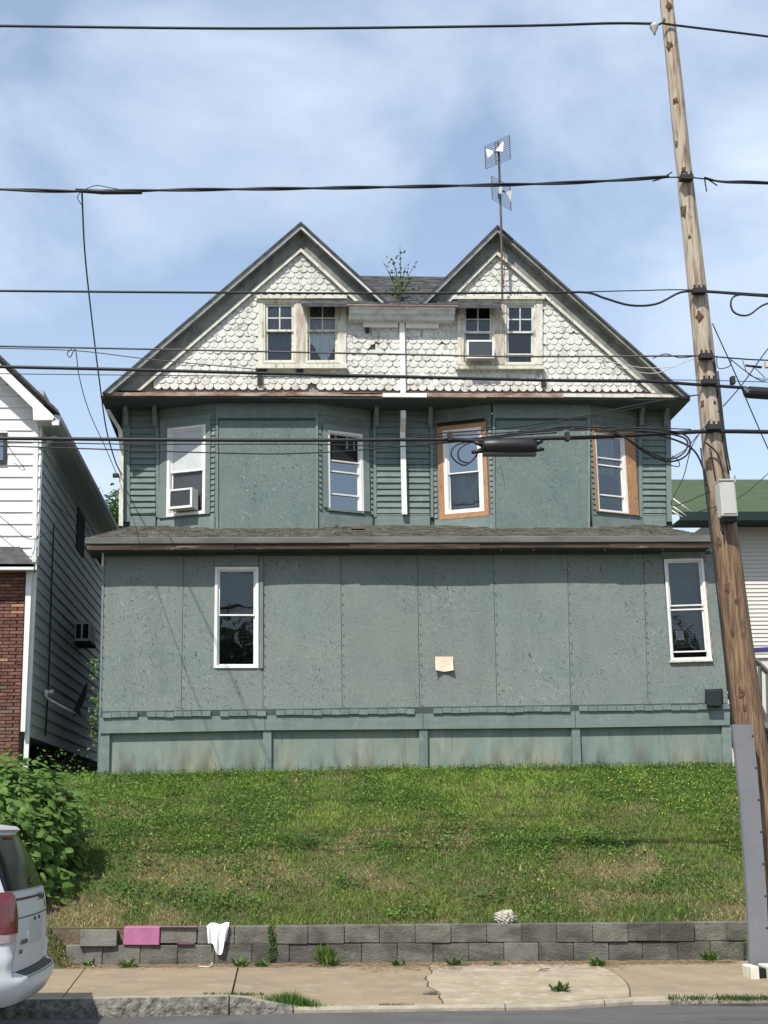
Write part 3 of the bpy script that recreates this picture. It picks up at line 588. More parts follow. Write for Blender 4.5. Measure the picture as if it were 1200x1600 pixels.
# side returns of the porch roof
b = MB(); b.prism([(eX0, GF, zE-.03), (eX0+hipx, UY, zW-.05), (eX0+hipx, 30, zW-.05), (eX0, 30, zE-.03)], (0, 0, -.05)); b.build('porch_roof_side', M['shingle'], house)
b = MB(); b.prism([(eX1, GF, zE-.03), (eX1-hipx, UY, zW-.05), (eX1-hipx, 30, zW-.05), (eX1, 30, zE-.03)], (0, 0, -.05)); b.build('porch_roof_side', M['shingle'], house)
b = MB(); z0 = P(600, 848.5, GF-.02).z
b.box(eX0-.01, eX1+.01, GF-.03, GF+.03, z0, zE-.004); o = b.build('gutter', M['gutter'], house); bevel_mesh(o, .012, 2)
zf = P(600, 857, GF).z; cuts = [-0.02, .07, .23, .41, .62, .83, 1.0]
for c0, c1 in zip(cuts[:-1], cuts[1:]):
    j = random.uniform(-.01, .006); MB().box(lerp(eX0+.02, eX1-.02, max(0, c0))+.003, lerp(eX0+.02, eX1-.02, c1)-.003, GF+.0+j, GF+.035, zf+j, z0+.002).build('rotten_fascia_board', M['rot'], house)
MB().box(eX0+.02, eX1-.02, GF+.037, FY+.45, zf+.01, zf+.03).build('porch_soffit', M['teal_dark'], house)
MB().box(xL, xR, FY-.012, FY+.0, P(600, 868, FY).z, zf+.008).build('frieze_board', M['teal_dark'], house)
for u in (783, 833, 945, 1035): b = MB(); c = P(u, 859, GF+.12); b.tube([c+Vector((0, 0, .03)), c, c+Vector((.01, -.02, -.012))], .008, 6); b.build('hook', M['white_old'], house)

# ---- upper storey walls
zb_w = 6.60
def X_at(u, v, Y): return P(u, v, Y).x
xa = X_at(247, 735, UY); xb = X_at(338, 735, BY); xc = X_at(497, 735, BY); xd = X_at(580, 735, UY)
xe = X_at(677, 735, UY); xf = X_at(771, 735, BY); xg = X_at(922, 735, BY); xh = X_at(1001, 735, UY)
ztop_w = 8.70
def qbay(x0, y0, x1, y1, z0=6.35, z1=ztop_w): return Quad((x0, y0, z1), (x1, y1, z1), (x1, y1, z0), (x0, y0, z0))
# bay backings (solid dark behind the boards)
for X0, X1, X2, X3 in ((xa, xb, xc, xd), (xe, xf, xg, xh)):
    b = MB(); yy = .09; b.prism([(X1+.04, BY+.035, 6.3), (X2-.04, BY+.035, 6.3), (X2-.04, BY+.05, 6.3), (X1+.04, BY+.05, 6.3)], (0, 0, 2.4)); b.build('bay_sheathing', M['teal'], house)
# flat clapboard walls
def claps(u0, u1, v0, v1, Y, n_px=9.55, name='clapboard', m=None):
    v = v0; rows = []
    while v < v1: rows.append(v); v += n_px
    for i, vv in enumerate(rows):
        ve = min(vv+n_px, v1); a = P(u0, ve, Y); c = P(u1, ve, Y); zt = P((u0+u1)/2, vv, Y).z; x0, x1 = a.x, c.x; z0 = (a.z+c.z)/2
        j = random.uniform(-.004, .004); d = .034
        MB().hexa([(x0, Y-d+j, z0), (x1, Y-d+random.uniform(-.004, .004), z0+random.uniform(-.004, .004)), (x1, Y-.004, zt+.004), (x0, Y-.004, zt+.004)], [(x0, Y+.012, z0), (x1, Y+.012, z0), (x1, Y+.012, zt+.004), (x0, Y+.012, zt+.004)]).build(name, m or M['teal'], house)
MB().box(uL, xa+.02, UY+.013, UY+.03, 6.3, ztop_w).build('wall_sheathing', M['teal_dark'], house)
MB().box(xd-.02, xe+.02, UY+.013, UY+.03, 6.3, ztop_w).build('wall_sheathing', M['teal_dark'], house)
MB().box(xh-.02, uR, UY+.013, UY+.03, 6.3, ztop_w).build('wall_sheathing', M['teal_dark'], house)
claps(204, 243, 640, 804, UY); claps(588, 671, 640, 806, UY); claps(1003, 1040, 640, 806, UY)
for u0, u1 in ((203, 243), (586, 672), (1002, 1041)): slab('base_board', [(u0, 806), (u1, 806), (u1, 822), (u0, 822)], UY-.028, .03, M['teal_trim'], house)
slab('corner_board', [(191, 640), (203, 640), (203, 815), (191, 815)], UY-.035, .05, M['teal_trim'], house)
slab('corner_board', [(1040, 640), (1048, 640), (1050, 815), (1042, 815)], UY-.035, .05, M['teal_trim'], house)
for u0, u1 in ((243, 247.5), (583, 587.5), (672, 676.5), (998, 1003)): slab('corner_board', [(u0, 645), (u1, 645), (u1+1, 808), (u0+1, 808)], UY-.04, .05, M['teal_trim'], house)
# bay fronts
for (u0, u1) in ((338, 497), (771, 922)):
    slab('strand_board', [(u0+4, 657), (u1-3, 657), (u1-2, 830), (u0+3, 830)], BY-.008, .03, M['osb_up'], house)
    slab('bay_frieze', [(u0-1, 630), (u1+1, 630), (u1+1, 653), (u0-1, 653)], BY-.02, .05, M['teal_trim'], house)
    for uu in (u0+1.2, u1-1.7): slab('corner_bead', [(uu-2.2, 653), (uu+1.8, 653), (uu+1.8, 826), (uu-2.2, 826)], BY-.03, .055, M['teal_trim'], house)
    slab('panel_batten', [(u0+4, 653.5), (u1-3, 653.5), (u1-3, 656), (u0+4, 656)], BY-.022, .03, M['teal_dark'], house)
# angled bay faces
def sfrac(u, v, q):
    p = PN(u, v, q.c[0], q.n); ax = (q.c[1]-q.c[0]); return (p-q.c[0]).dot(ax)/ax.dot(ax), (q.c[0].z-p.z)/(q.c[0].z-q.c[3].z)
def angled(x0, y0, x1, y1, win_px, casing, cas_m, strips, winargs, bottom_v):
    q = qbay(x0, y0, x1, y1)
    us = [sfrac(u, v, q) for u, v in win_px]; a0 = (us[0][0]+us[3][0])/2; a1 = (us[1][0]+us[2][0])/2; t0 = (us[0][1]+us[1][1])/2; t1 = (us[2][1]+us[3][1])/2
    (ca0, cv0), (ca1, cv1) = [sfrac(*c, q) for c in casing]
    # wall skin around the opening
    mb = MB(); q.box(mb, 0, a0-.005, 0, 1, 0, -.03); q.box(mb, a1+.005, 1, 0, 1, 0, -.03); q.box(mb, a0-.005, a1+.005, 0, t0-.005, 0, -.03); q.box(mb, a0-.005, a1+.005, t1+.005, 1, 0, -.03); mb.build('bay_side_wall', M['teal'], house)
    # casing boards
    for nm, (p0, p1, r0_, r1_) in (('casing', (ca0, a0, cv0, cv1)), ('casing', (a1, ca1, cv0, cv1)), ('casing', (a0, a1, cv0, t0)), ('casing', (a0, a1, t1, cv1))):
        if abs(p1-p0)*q.w > .008 and abs(r1_-r0_)*q.h > .008: k = MB(); q.box(k, p0, p1, r0_, r1_, .035, 0); k.build(nm, cas_m, house)
    # narrow clapboard ends beside the casing
    for (s0, s1) in strips:
        k = MB(); f0 = sfrac(s0, 735, q)[0]; f1 = sfrac(s1, 735, q)[0]; t = cv0
        while t < cv1: q.box(k, f0, f1, t, t+.037, .004, .002) if 0 else k.hexa([q.pt(f0, t+.038, .024), q.pt(f1, t+.038, .024), q.pt(f1, t, .004), q.pt(f0, t, .004)], [q.pt(f0, t+.038, 0), q.pt(f1, t+.038, 0), q.pt(f1, t, 0), q.pt(f0, t, 0)]); t += .0405
        k.build('clapboard_ends', M['teal'], house)
    k = MB(); fr = sfrac((casing[0][0]+casing[1][0])/2, bottom_v, q)[1]; q.box(k, .01, .99, fr, 1, .03, 0); k.build('bay_skirt', M['teal_trim'], house)
    k = MB(); q.box(k, 0, 1, 0, sfrac(casing[0][0], 648, q)[1], .015, 0); k.build('bay_frieze', M['teal_trim'], house)
    qq = Quad(q.pt(a0, t0), q.pt(a1, t0), q.pt(a1, t1), q.pt(a0, t1))
    W = window(qq, **winargs); return qq, W
# left bay, left face: sash with a pale board above, air conditioner below
q1, W1 = angled(xa, UY, xb, BY, [(262, 668), (322, 664), (322, 803), (260, 808)], ((252, 657), (329, 803)), M['teal_trim'], ((247.5, 252), (330, 336)), dict(fw=.05, sash=.03, split=.5, upper_panel=M['board_w'], lower_glass=M['screen']), 811)
# left bay, right face: open top, curtain hanging out
q2, W2 = angled(xc, BY, xd, UY, [(511, 672), (566, 678), (568, 803), (511, 798)], ((504, 662), (577, 800)), M['teal_trim'], ((498, 502), (578, 583)), dict(fw=.045, sash=.02, split=.36, bars=(.50, .78), glass_m=M['dark'], lower_glass=M['glass_sky']), 806)
q3, W3 = angled(xe, UY, xf, BY, [(691, 672), (752, 668), (758, 800), (696, 803)], ((683, 661), (765, 806)), M['raw_osb'], ((677, 682), (765, 770)), dict(fw=.065, sash=.02, split=.52, glass_m=M['glass_sky'], lower_glass=M['glass']), 809)
q4, W4 = angled(xg, BY, xh, UY, [(928, 676), (974, 681), (982, 804), (933, 798)], ((923, 664), (997, 806)), M['raw_osb'], ((923, 927), (997, 1001)), dict(fw=.035, sash=.02, split=.30, bars=(.40, .78), glass_m=M['glass'], lower_glass=M['glass']), 810)
sheet_quad('curtain', q2, .05, .93, .0, .3, -.05, M['curtain'], W2, 1, 4, amp=.02, top=lambda s: .02, bot=lambda s: .06+.20*s+.03*math.sin(s*14))
sheet_quad('curtain', q4, .05, .75, .02, .5, -.12, M['curtain'], W4, 1, 8, amp=.02)
sheet_quad('curtain', q3, .10, .90, .5, .95, -.16, M['curtain'], W3, 1, 3, amp=.01)
sheet_quad('curtain', q2, .10, .90, .52, .97, -.16, M['curtain'], W2, 1, 6, amp=.02)
sheet_quad('curtain', q1, .10, .90, .5, .97, -.2, M['blind'], W1, 1, 3, amp=.01)
for q in (q3,): k = MB(); q.box(k, -.12, 1.1, -.09, -.05, .06, 0); k.build('dark_header', M['dark'], house)
# brackets
for u, lean in ((197, 0), (242, 0), (588, 0), (672, 0), (1002, 0), (1040, 0)):
    c = P(u, 668, UY-.04); t = .035
    prof = [(0, 0), (-.05, .03), (-.07, .12), (-.10, .19), (-.19, .25), (-.22, .30), (-.22, .36), (0, .36)]
    b = MB(); b.prism([(c.x-t, c.y+p[0], c.z+p[1]) for p in prof], (2*t, 0, 0)); b.build('bracket', M['teal_trim'], house)

# ---- main eave
zS = 8.70
for (nm, x0, x1, y0, y1, z0, z1, mm) in (('eave_soffit', P(157, 617, EY).x, P(1079, 621, EY).x, EY+.02, UY+.1, zS, zS+.03, 'teal_dark'),
        ('eave_soffit_side', P(157, 617, EY).x, uL+.02, UY+.1, 31, zS, zS+.03, 'teal_dark'), ('eave_soffit_side', uR-.02, P(1079, 621, EY).x, UY+.1, 31, zS, zS+.03, 'teal_dark')):
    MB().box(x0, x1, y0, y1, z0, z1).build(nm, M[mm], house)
cuts = [160, 230, 312, 404, 447, 535]
for u0, u1 in zip(cuts[:-1], cuts[1:]):
    slab('eave_edge_board', [(u0, 612.5+random.uniform(-.5, .5)), (u1, 613+random.uniform(-.5, .5)), (u1, 618.5), (u0, 618)], EY-.01+random.uniform(-.01, .01), .06, M['rust'], house)
slab('eave_edge_board', [(598, 614), (667, 614), (667, 620.5), (598, 620)], EY-.03, .08, M['white'], house)
slab('eave_edge_board', [(535, 613), (598, 613.5), (598, 619), (535, 618.5)], EY, .05, M['rust'], house)
for u0, u1 in ((667, 760), (760, 880), (880, 990), (990, 1077)):
    slab('eave_edge_board', [(u0, 614.5), (u1, 615.5+(u1 > 1000)*3), (u1, 621), (u0, 620)], EY-.01+random.uniform(-.01, .01), .06, M['rust'] if u0 < 880 else M['white_old'], house)
# sloping ledge behind the edge, up to the gable wall
MB().prism([P(160, 613, EY), P(1076, 615, EY), P(1076, 615, EY)+Vector((0, .2, .03)), P(160, 613, EY)+Vector((0, .2, .03))], (0, 0, -.02)).build('eave_ledge', M['rust'], house)

# ---- gable roofs
def xz(u, v, Y): p = P(u, v, Y); return (p.x, p.z)
apL, ftLL, ftLR = xz(470, 347, RY), xz(160, 614, RY), xz(607, 473, RY)
apR, ftRL, ftRR = xz(777, 352, RY), xz(655, 474, RY), xz(1079, 621, RY)
def gable_roof(fl, ap, fr, ybl, name):
    def off(poly, d):   # lower copy of the two-slope line
        (x0, z0), (x1, z1), (x2, z2) = poly
        sl = d/math.cos(math.atan2(z1-z0, x1-x0)); sr = d/math.cos(math.atan2(z1-z2, x2-x1))
        return [(x0, z0-sl), (x1, z1-max(sl, sr)), (x2, z2-sr)]
    def foot(poly):
        (x0, z0), p1, (x2, z2) = poly; m0 = (p1[1]-z0)/(p1[0]-x0); m2 = (p1[1]-z2)/(x2-p1[0])
        return [(x0+(fl[1]-z0)/m0, fl[1]), p1, (x2-(fr[1]-z2)/m2, fr[1])]
    top = [fl, ap, fr]; mid = foot(off(top, .035)); bot = foot(off(top, .085))
    def pr(a, c, y0, y1, nm, m):
        pts = [(x, y0, z) for x, z in a]+[(x, y0, z) for x, z in reversed(c)]
        return MB().prism(pts, (0, y1-y0, 0)).build(nm, m, house)
    # split in two slopes so every prism is convex
    for s in (0, 1):
        pr(top[s:s+2], mid[s:s+2], RY-.03, ybl, 'roof_slope', M['shingle_dk'])
        pr(mid[s:s+2], bot[s:s+2], RY+.0, RY+.03, 'rake_board', M['fascia'] if not (fl is ftRL and s == 1) else M['rake'])
        pr([(x, z-.002) for x, z in mid[s:s+2]], [(x, z+.012) for x, z in bot[s:s+2]], RY+.03, ybl, 'rake_soffit', M['rake'])
    return bot
bl_ = gable_roof(ftLL, apL, ftLR, 27, 'left'); br_ = gable_roof(ftRL, apR, ftRR, 27, 'right')
# soffit boards under the rakes (long boards that run along the slope)
for botl in (bl_, br_):
    for s in (0, 1):
        (x0, z0), (x1, z1) = botl[s], botl[s+1]
        for k in range(1):
            y0 = RY+.04+k*.145; MB().hexa([(x0, y0, z0+.010), (x1, y0, z1+.010), (x1, y0+.138, z1+.010), (x0, y0+.138, z0+.010)], [(x0, y0, z0-.004), (x1, y0, z1-.004), (x1, y0+.138, z1-.004), (x0, y0+.138, z0-.004)]).build('soffit_board', M['rake'], house)
# gable wall sheathing behind the shingles
zb_g = P(600, 614, GY).z
poly = [(bl_[0][0]+.12, zb_g), bl_[1], (bl_[2][0]-.35, bl_[2][1]+.18), (br_[0][0]+.35, br_[0][1]+.18), br_[1], (br_[2][0]-.12, zb_g)]
def clip2(poly, f):
    o_ = []
    for i in range(len(poly)):
        a, c = poly[i-1], poly[i]; fa, fc = f(a), f(c)
        if (fa >= 0) != (fc >= 0): t_ = fa/(fa-fc); o_.append((lerp(a[0], c[0], t_), lerp(a[1], c[1], t_)))
        if fc >= 0: o_.append(c)
    return o_
ops = []
for uu0, uu1, vv0, vv1 in ((408, 534, 468, 570), (718, 841, 470, 572)): (xa_, za_), (xb_, zb_) = xz(uu0, vv1, GY), xz(uu1, vv0, GY); ops.append((xa_, xb_, za_, zb_))
cutsx = [-9, ops[0][0], ops[0][1], ops[1][0], ops[1][1], 99]; xm = (ftLR[0]+ftRL[0])/2
pL = [poly[0], poly[1], poly[2], (xm, poly[2][1]), (xm, zb_g)]; pR = [(xm, zb_g), (xm, poly[3][1]), poly[3], poly[4], poly[5]]
for pp_ in (pL, pR):
    for x0_, x1_ in zip(cutsx[:-1], cutsx[1:]):
        q0 = clip2(clip2(pp_, lambda p: p[0]-x0_), lambda p: x1_-p[0]) if pp_ else []
        if len(q0) < 3: continue
        win = [o_ for o_ in ops if abs(o_[0]-x0_) < 1e-6]
        for piece in ([clip2(q0, lambda p: win[0][2]-p[1]), clip2(q0, lambda p: p[1]-win[0][3])] if win else [q0]):
            if len(piece) > 2: MB().prism([(x, GY+.03, z) for x, z in piece], (0, .05, 0)).build('gable_wall', M['scallop_back'], house)
for o_ in ops: MB().box(o_[0]-.1, o_[1]+.1, GY+.40, GY+.42, o_[2]-.1, o_[3]+.1).build('room_backing', M['dark'], house)
MB().box(P(545, 500, GY).x, P(712, 500, GY).x, GY+.1, GY+.3, P(600, 614, GY).z, P(600, 480, GY).z).build('centre_wall', M['scallop_back'], house)
def clipz(poly, h):
    o_ = []
    for i in range(len(poly)):
        a, c = poly[i-1], poly[i]
        if (a[1] >= h) != (c[1] >= h): t_ = (h-a[1])/(c[1]-a[1]); o_.append((lerp(a[0], c[0], t_), h))
        if c[1] >= h: o_.append(c)
    return o_
def rake_piece(poly, y, th, nm, m):
    p_ = clipz(poly, zb_g)
    if len(p_) > 2: MB().prism([(x, y, z) for x, z in p_], (0, th, 0)).build(nm, m, house)
# frieze boards along the rakes
for botl, s in ((bl_, 0), (bl_, 1), (br_, 0), (br_, 1)):
    (x0, z0), (x1, z1) = botl[s], botl[s+1]; dz = .36; up_ = .02
    if botl is bl_ and s == 1: x1_, z1_ = lerp(x0, x1, .90), lerp(z0, z1, .90); x1, z1 = x1_, z1_
    if botl is br_ and s == 0: x0, z0 = lerp(x0, x1, .10), lerp(z0, z1, .10)
    rake_piece([(x0, z0+up_), (x1, z1+up_), (x1, z1-dz), (x0, z0-dz)], GY-.06, .08, 'frieze_board', M['rake'])
    rake_piece([(x0, z0-dz+.07), (x1, z1-dz+.07), (x1, z1-dz), (x0, z0-dz)], GY-.085, .024, 'frieze_bead', M['white_old'])
# gable windows
def gable_window(uo0, uo1, vo0, vo1, sashes, header, sill, glass_, mun_m, lowbars):
    # surround: side casings, mullion and head, each a board
    s0, s1 = sashes
    for (a, c) in ((uo0, s0[0]), (s0[1], s1[0]), (s1[1], uo1)):
        slab('casing' if a != s0[1] else 'mullion', rect(a, vo0+6, c, vo1-6), GY-.05, .09, M['white_old'] if a != s0[1] else M['sash_bare'], house)
    slab('window_head', rect(uo0, vo0, uo1, s0[2]), GY-.055, .095, M['white_old'], house)
    slab('drip_cap', rect(header[0], header[1], header[2], header[3]), GY-.10, .13, M['white_old'], house)
    slab('window_sill', rect(sill[0], sill[1], sill[2], sill[3]), GY-.12, .16, M['white_old'], house)
    res = []
    for s in sashes:
        q = quadY([(s[0], s[2]), (s[1], s[2]), (s[1], s[3]), (s[0], s[3])], GY-.03)
        W = window(q, fw=.035, sash=.035, split=.46, muntins=(2, 2), frame_m=M['white_old'], glass_m=glass_, sash_m=mun_m, proud=.01, bars=lowbars)
        res.append((q, W))
    return res
gl = gable_window(403, 541, 466, 574, ((411, 463, 472, 567), (477, 531, 472, 567)), (401, 461, 542, 466), (401, 568, 542, 575), M['glass'], M['white_old'], ())
gr = gable_window(715, 848, 466, 575, ((721, 773, 474, 570), (788, 838, 474, 570)), (707, 462, 851, 467), (713, 571, 851, 576), M['glass'], M['fascia'], (.82,))
for i, (q, W) in enumerate(gl):
    sheet_quad('curtain', q, .08, .94, .04, .46, -.10, M['curtain'], W, 1, 6, amp=.012)
    if i: sheet_quad('curtain', q, .08, .95, .5, .97, -.10, M['curtain_w'], W, 1, 5, amp=.02, bot=lambda s: .62+.34*math.exp(-((s-.55)/.3)**2), top=lambda s: .47)
    else: sheet_quad('curtain', q, .10, .92, .5, .97, -.16, M['blind'], W, 1, 7, amp=.02)
# centre box gutter
b = MB(); Yc = 21.9
a0, a1 = P(546, 478, Yc), P(711, 476, Yc)
prof = [(0, 0), (0, -.035), (.03, -.06), (.05, -.11), (.10, -.13), (.12, -.19), (.34, -.205), (.34, 0)]
b.prism([(a0.x, Yc+y, a0.z+z) for y, z in prof], (a1.x-a0.x, 0, 0)); b.build('box_gutter', M['fascia'], house)
MB().box(a0.x-.04, a1.x+.04, Yc-.03, Yc+.36, a0.z, a0.z+.02).build('gutter_lip', M['rust'], house)
slab('fascia_panel', rect(568, 499, 622, 511), GY-.085, .09, M['white'], house); slab('fascia_panel', rect(634, 499, 686, 512), GY-.085, .07, M['white'], house)
slab('gutter_bracket', rect(571, 512, 577, 519), GY-.085, .05, M['iron'], house); slab('gutter_bracket', rect(697, 497, 705, 506), GY-.035, .05, M['iron'], house)
slab('downspout', [(624, 496), (632, 496), (634, 614), (626, 614)], GY-.09, .07, M['white'], house)
b = MB(); c1 = P(630, 642, UY-.3); c2 = P(630, 655, UY-.25); c3 = P(629, 680, UY-.10); c4 = P(632, 806, UY-.10)
def flat_pipe(pts, hw, hd, nm, m):
    mb = MB()
    for p, q_ in zip(pts[:-1], pts[1:]):
        mb.hexa([p+Vector((-hw, -hd, 0)), p+Vector((hw, -hd, 0)), p+Vector((hw, hd, 0)), p+Vector((-hw, hd, 0))], [q_+Vector((-hw, -hd, 0)), q_+Vector((hw, -hd, 0)), q_+Vector((hw, hd, 0)), q_+Vector((-hw, hd, 0))])
    return mb.build(nm, m, house)
flat_pipe([P(630, 642, UY-.42), P(630, 654, UY-.40), P(629, 676, UY-.10), P(632, 804, UY-.10)], .045, .03, 'downspout', M['white'])
flat_pipe([P(168, 640, 22.6), P(188, 673, UY-.12), P(190, 700, UY-.1), P(189, 822, UY-.12)], .035, .025, 'downspout', M['white_old'])
# scalloped shingles
pit = P(630+13.1, 550, GY).x-P(630, 550, GY).x; rowh = P(630, 550, GY).z-P(630, 559.2, GY).z
def scallop_mesh():
    w2 = pit*.493; n = 7; L_ = rowh*2.0; top = L_; pts = []
    for k in range(n+1):
        a = math.pi*k/n; pts.append((-w2*math.cos(a), w2*.98*(1-math.sin(a))))
    pts += [(w2, top), (-w2, top)]
    V = []; 
    for (x, z) in pts: V.append((x, -.002-.025*(1-z/top), z))
    for (x, z) in pts: V.append((x, .012-.025*(1-z/top), z))
    N = len(pts); F = [tuple(range(N)), ]+[(i, i+N, (i+1) % N+N, (i+1) % N) for i in range(N)]
    me = bpy.data.meshes.new('scallop_shingle'); me.from_pydata(V, [], F); me.materials.append(M['scallop'])
    bm = bmesh.new(); bm.from_mesh(me); bmesh.ops.recalc_face_normals(bm, faces=bm.faces); bm.to_mesh(me); bm.free(); return me, V, F
SM, SV, SF = scallop_mesh()
def inside(x, z, poly):
    c = False; n = len(poly)
    for i in range(n):
        (x1, z1), (x2, z2) = poly[i], poly[(i+1) % n]
        if (z1 > z) != (z2 > z) and x < (x2-x1)*(z-z1)/(z2-z1)+x1: c = not c
    return c
rg = [xz(u, v, GY) for u, v in ((222, 618), (471, 380), (560, 474), (566, 484), (690, 484), (690, 478), (778, 388), (1024, 618))]
ex = [[xz(u, v, GY) for u, v in rect(*r)] for r in ((405, 463, 538, 574), (717, 463, 847, 575))]
spots = []; zb0 = P(630, 611, GY).z; k = 0
while zb0+k*rowh < 12:
    z = zb0+k*rowh; x = -3+(k % 2)*pit/2
    while x < 7.3:
        xx = x+random.uniform(-.008, .008)
        if inside(xx, z+rowh*.6, rg) and not any(inside(xx, z+rowh*.5, e) for e in ex): 
            if random.random() > .008: spots.append((xx+(random.gauss(0, .012) if random.random() < .08 else 0), z+random.uniform(-.006, .006)-(random.uniform(.01, .03) if random.random() < .05 else 0)))
        x += pit
    k += 1
spots.sort(key=lambda s: s[1]); st = MB()
for i, (x, z) in enumerate(spots):
    rr = random.uniform(-.05, .05); org = Vector((x, GY+random.uniform(-.004, .003), z))
    if i < 300:
        o = link('scallop_shingle', SM, org, house); o.rotation_euler = (0, rr, 0); o.scale = (1, 1, 1)
    else:
        cR, sR = math.cos(rr), math.sin(rr); st.add([(org.x+a*cR+c*sR, org.y+b_, org.z-a*sR+c*cR) for a, b_, c in SV], SF)
st.build('scallop_shingles', M['scallop'], house, kind='stuff')
# ---- main roof seen between the gables
mr = MB(); ys0 = 21.92; zr0 = P(630, 476, ys0).z; ys1 = 24.0; zr1 = P(630, 432, ys1).z
MB().prism([(apL[0], ys0, zr0), (apR[0], ys0, zr0), (apR[0], ys1, zr1), (apL[0], ys1, zr1)], (0, 0, -.05)).build('main_roof_deck', M['shingle_dk'], house)
MB().prism([(apL[0], ys1, zr1), (apR[0], ys1, zr1), (apR[0], 27, zr0), (apL[0], 27, zr0)], (0, 0, -.05)).build('main_roof_back', M['shingle_dk'], house)
NR = 15
for k in range(NR):
    t0, t1 = k/NR, (k+1.3)/NR; x = apL[0]+.05+(k % 2)*.1
    while x < apR[0]-.1:
        wd = random.choice((.14, .2, .28)); h = random.choice((.01, .018, .03)); a = lambda t: (lerp(ys0, ys1, t), lerp(zr0, zr1, t)); (ya, za), (yb, zb) = a(t0), a(t1)
        mr.hexa([(x+.004, ya, za), (x+wd-.004, ya, za), (x+wd-.004, ya, za+h), (x+.004, ya, za+h)], [(x+.004, yb, zb-.01), (x+wd-.004, yb, zb-.01), (x+wd-.004, yb, zb-.004), (x+.004, yb, zb-.004)]); x += wd
mr.build('main_roof_shingles', M['shingle_dk'], house, kind='stuff', recalc=False)
# scars and fixings on the gable
for (u0, v0, u1, v1) in ((399, 574, 417, 580), (402, 580, 410, 600), (463, 575, 474, 583)): slab('rotted_patch', rect(u0, v0, u1, v1), GY-.07, .04, M['iron'], house)
slab('fixing', rect(846, 594, 853, 604), GY-.06, .04, M['iron'], house)

# ------------------------------------------------------------------ air conditioners
def air_con(q, a0, a1, b0, b1, depth, label, m_face=None):
    c = q.pt((a0+a1)/2, b1, depth/2); t = thing('air_conditioner', c, label, 'air conditioner', 'window air conditioners')
    b = MB(); q.box(b, a0, a1, b0, b1, depth, -.02); o = b.build('housing', M['boxgrey'], t); bevel_mesh(o, .008, 1)
    fx, fy = .035/q.w, .03/q.h; b = MB(); q.box(b, a0, a0+fx, b0, b1, depth+.012, depth+.001); q.box(b, a1-fx, a1, b0, b1, depth+.012, depth+.001); q.box(b, a0+fx, a1-fx, b0, b0+fy, depth+.012, depth+.001); q.box(b, a0+fx, a1-fx, b1-fy*1.3, b1, depth+.012, depth+.001); b.build('bezel', M['white'], t)
    b = MB(); n = 16
    for k in range(n): y = lerp(b0+fy, b1-fy*1.3, (k+.5)/n); q.box(b, a0+fx, a1-fx, y-.004, y+.002, depth+.007, depth+.002)
    b.build('grille', M['blackbox'], t); b = MB(); q.box(b, a0+fx, a1-fx, b0+fy, b1-fy*1.3, depth+.0025, depth+.0015); b.build('coil', M['steel'] if m_face is None else m_face, t)
    return t
air_con(q1, .20, .80, .735, .95, .22, 'white framed air conditioner in the left bay window, under a pale board')
gq = gr[0][0]; air_con(gq, .10, .92, .68, .97, .24, 'small white air conditioner in the right gable window among white scalloped shingles')

# ------------------------------------------------------------------ small things on the house
o = MB(); N = 7; vs_ = []
for j in range(6):
    for i in range(N):
        s, t = i/(N-1), j/5; p = P(680+28*s, 1026+23.5*t, FY-.02); curl = -.06*(t**3)*(abs(s-.5)*2)**1.2; vs_.append(p+Vector((0, curl-.004, abs(curl)*.35)))
o.add(vs_, [(j*N+i, j*N+i+1, (j+1)*N+i+1, (j+1)*N+i) for j in range(5) for i in range(N-1)])
tag(o.build('paper_notice', M['paper'], recalc=False, smooth=True), 'blank sun faded peach paper notice curling off the boarded wall', 'notice')
t = thing('vent_hood', P(1116, 1105, FY-.02), 'dark square vent hood low on the green wall near its right corner', 'vent')
b = MB(); a = [P(u, v, FY-.19) for u, v in ((1104.5, 1103), (1127.5, 1103), (1126, 1079), (1103.5, 1079))]; c = [P(u, v, FY-.0) for u, v in ((1104, 1106), (1128, 1106), (1127, 1078), (1103.5, 1078))]; b.hexa(a, c); bevel_mesh(b.build('hood', M['blackbox'], t), .006)
MB().hexa([P(1101, 1108, FY-.03), P(1130, 1107, FY-.03), P(1129, 1076, FY-.03), P(1101.5, 1077, FY-.03)], [P(1101, 1108, FY-.0), P(1130, 1107, FY-.0), P(1129, 1076, FY-.0), P(1101.5, 1077, FY-.0)]).build('flange', M['blackbox'], t)
def porch_pt(u, v):
    n = Vector((0, -(zW-zE), UY-GF)).normalized(); return PN(u, v, Vector((0, GF, zE)), n)
for (u, v, wd, dp, h, lab, mm) in ((523, 823, .09, .08, .05, 'small pale rubble piece on the porch roof below the open bay window', 'block_lt'), (559, 827, .23, .1, .05, 'flat dark brick lying on the porch roof left of the white downspout', 'brick_g')):
    p = porch_pt(u, v); o = MB().box(p.x-wd/2, p.x+wd/2, p.y-dp/2, p.y+dp/2, p.z-.005, p.z+h).build('loose_brick', M[mm]); bevel_mesh(o, .006); tag(o, lab, 'brick')
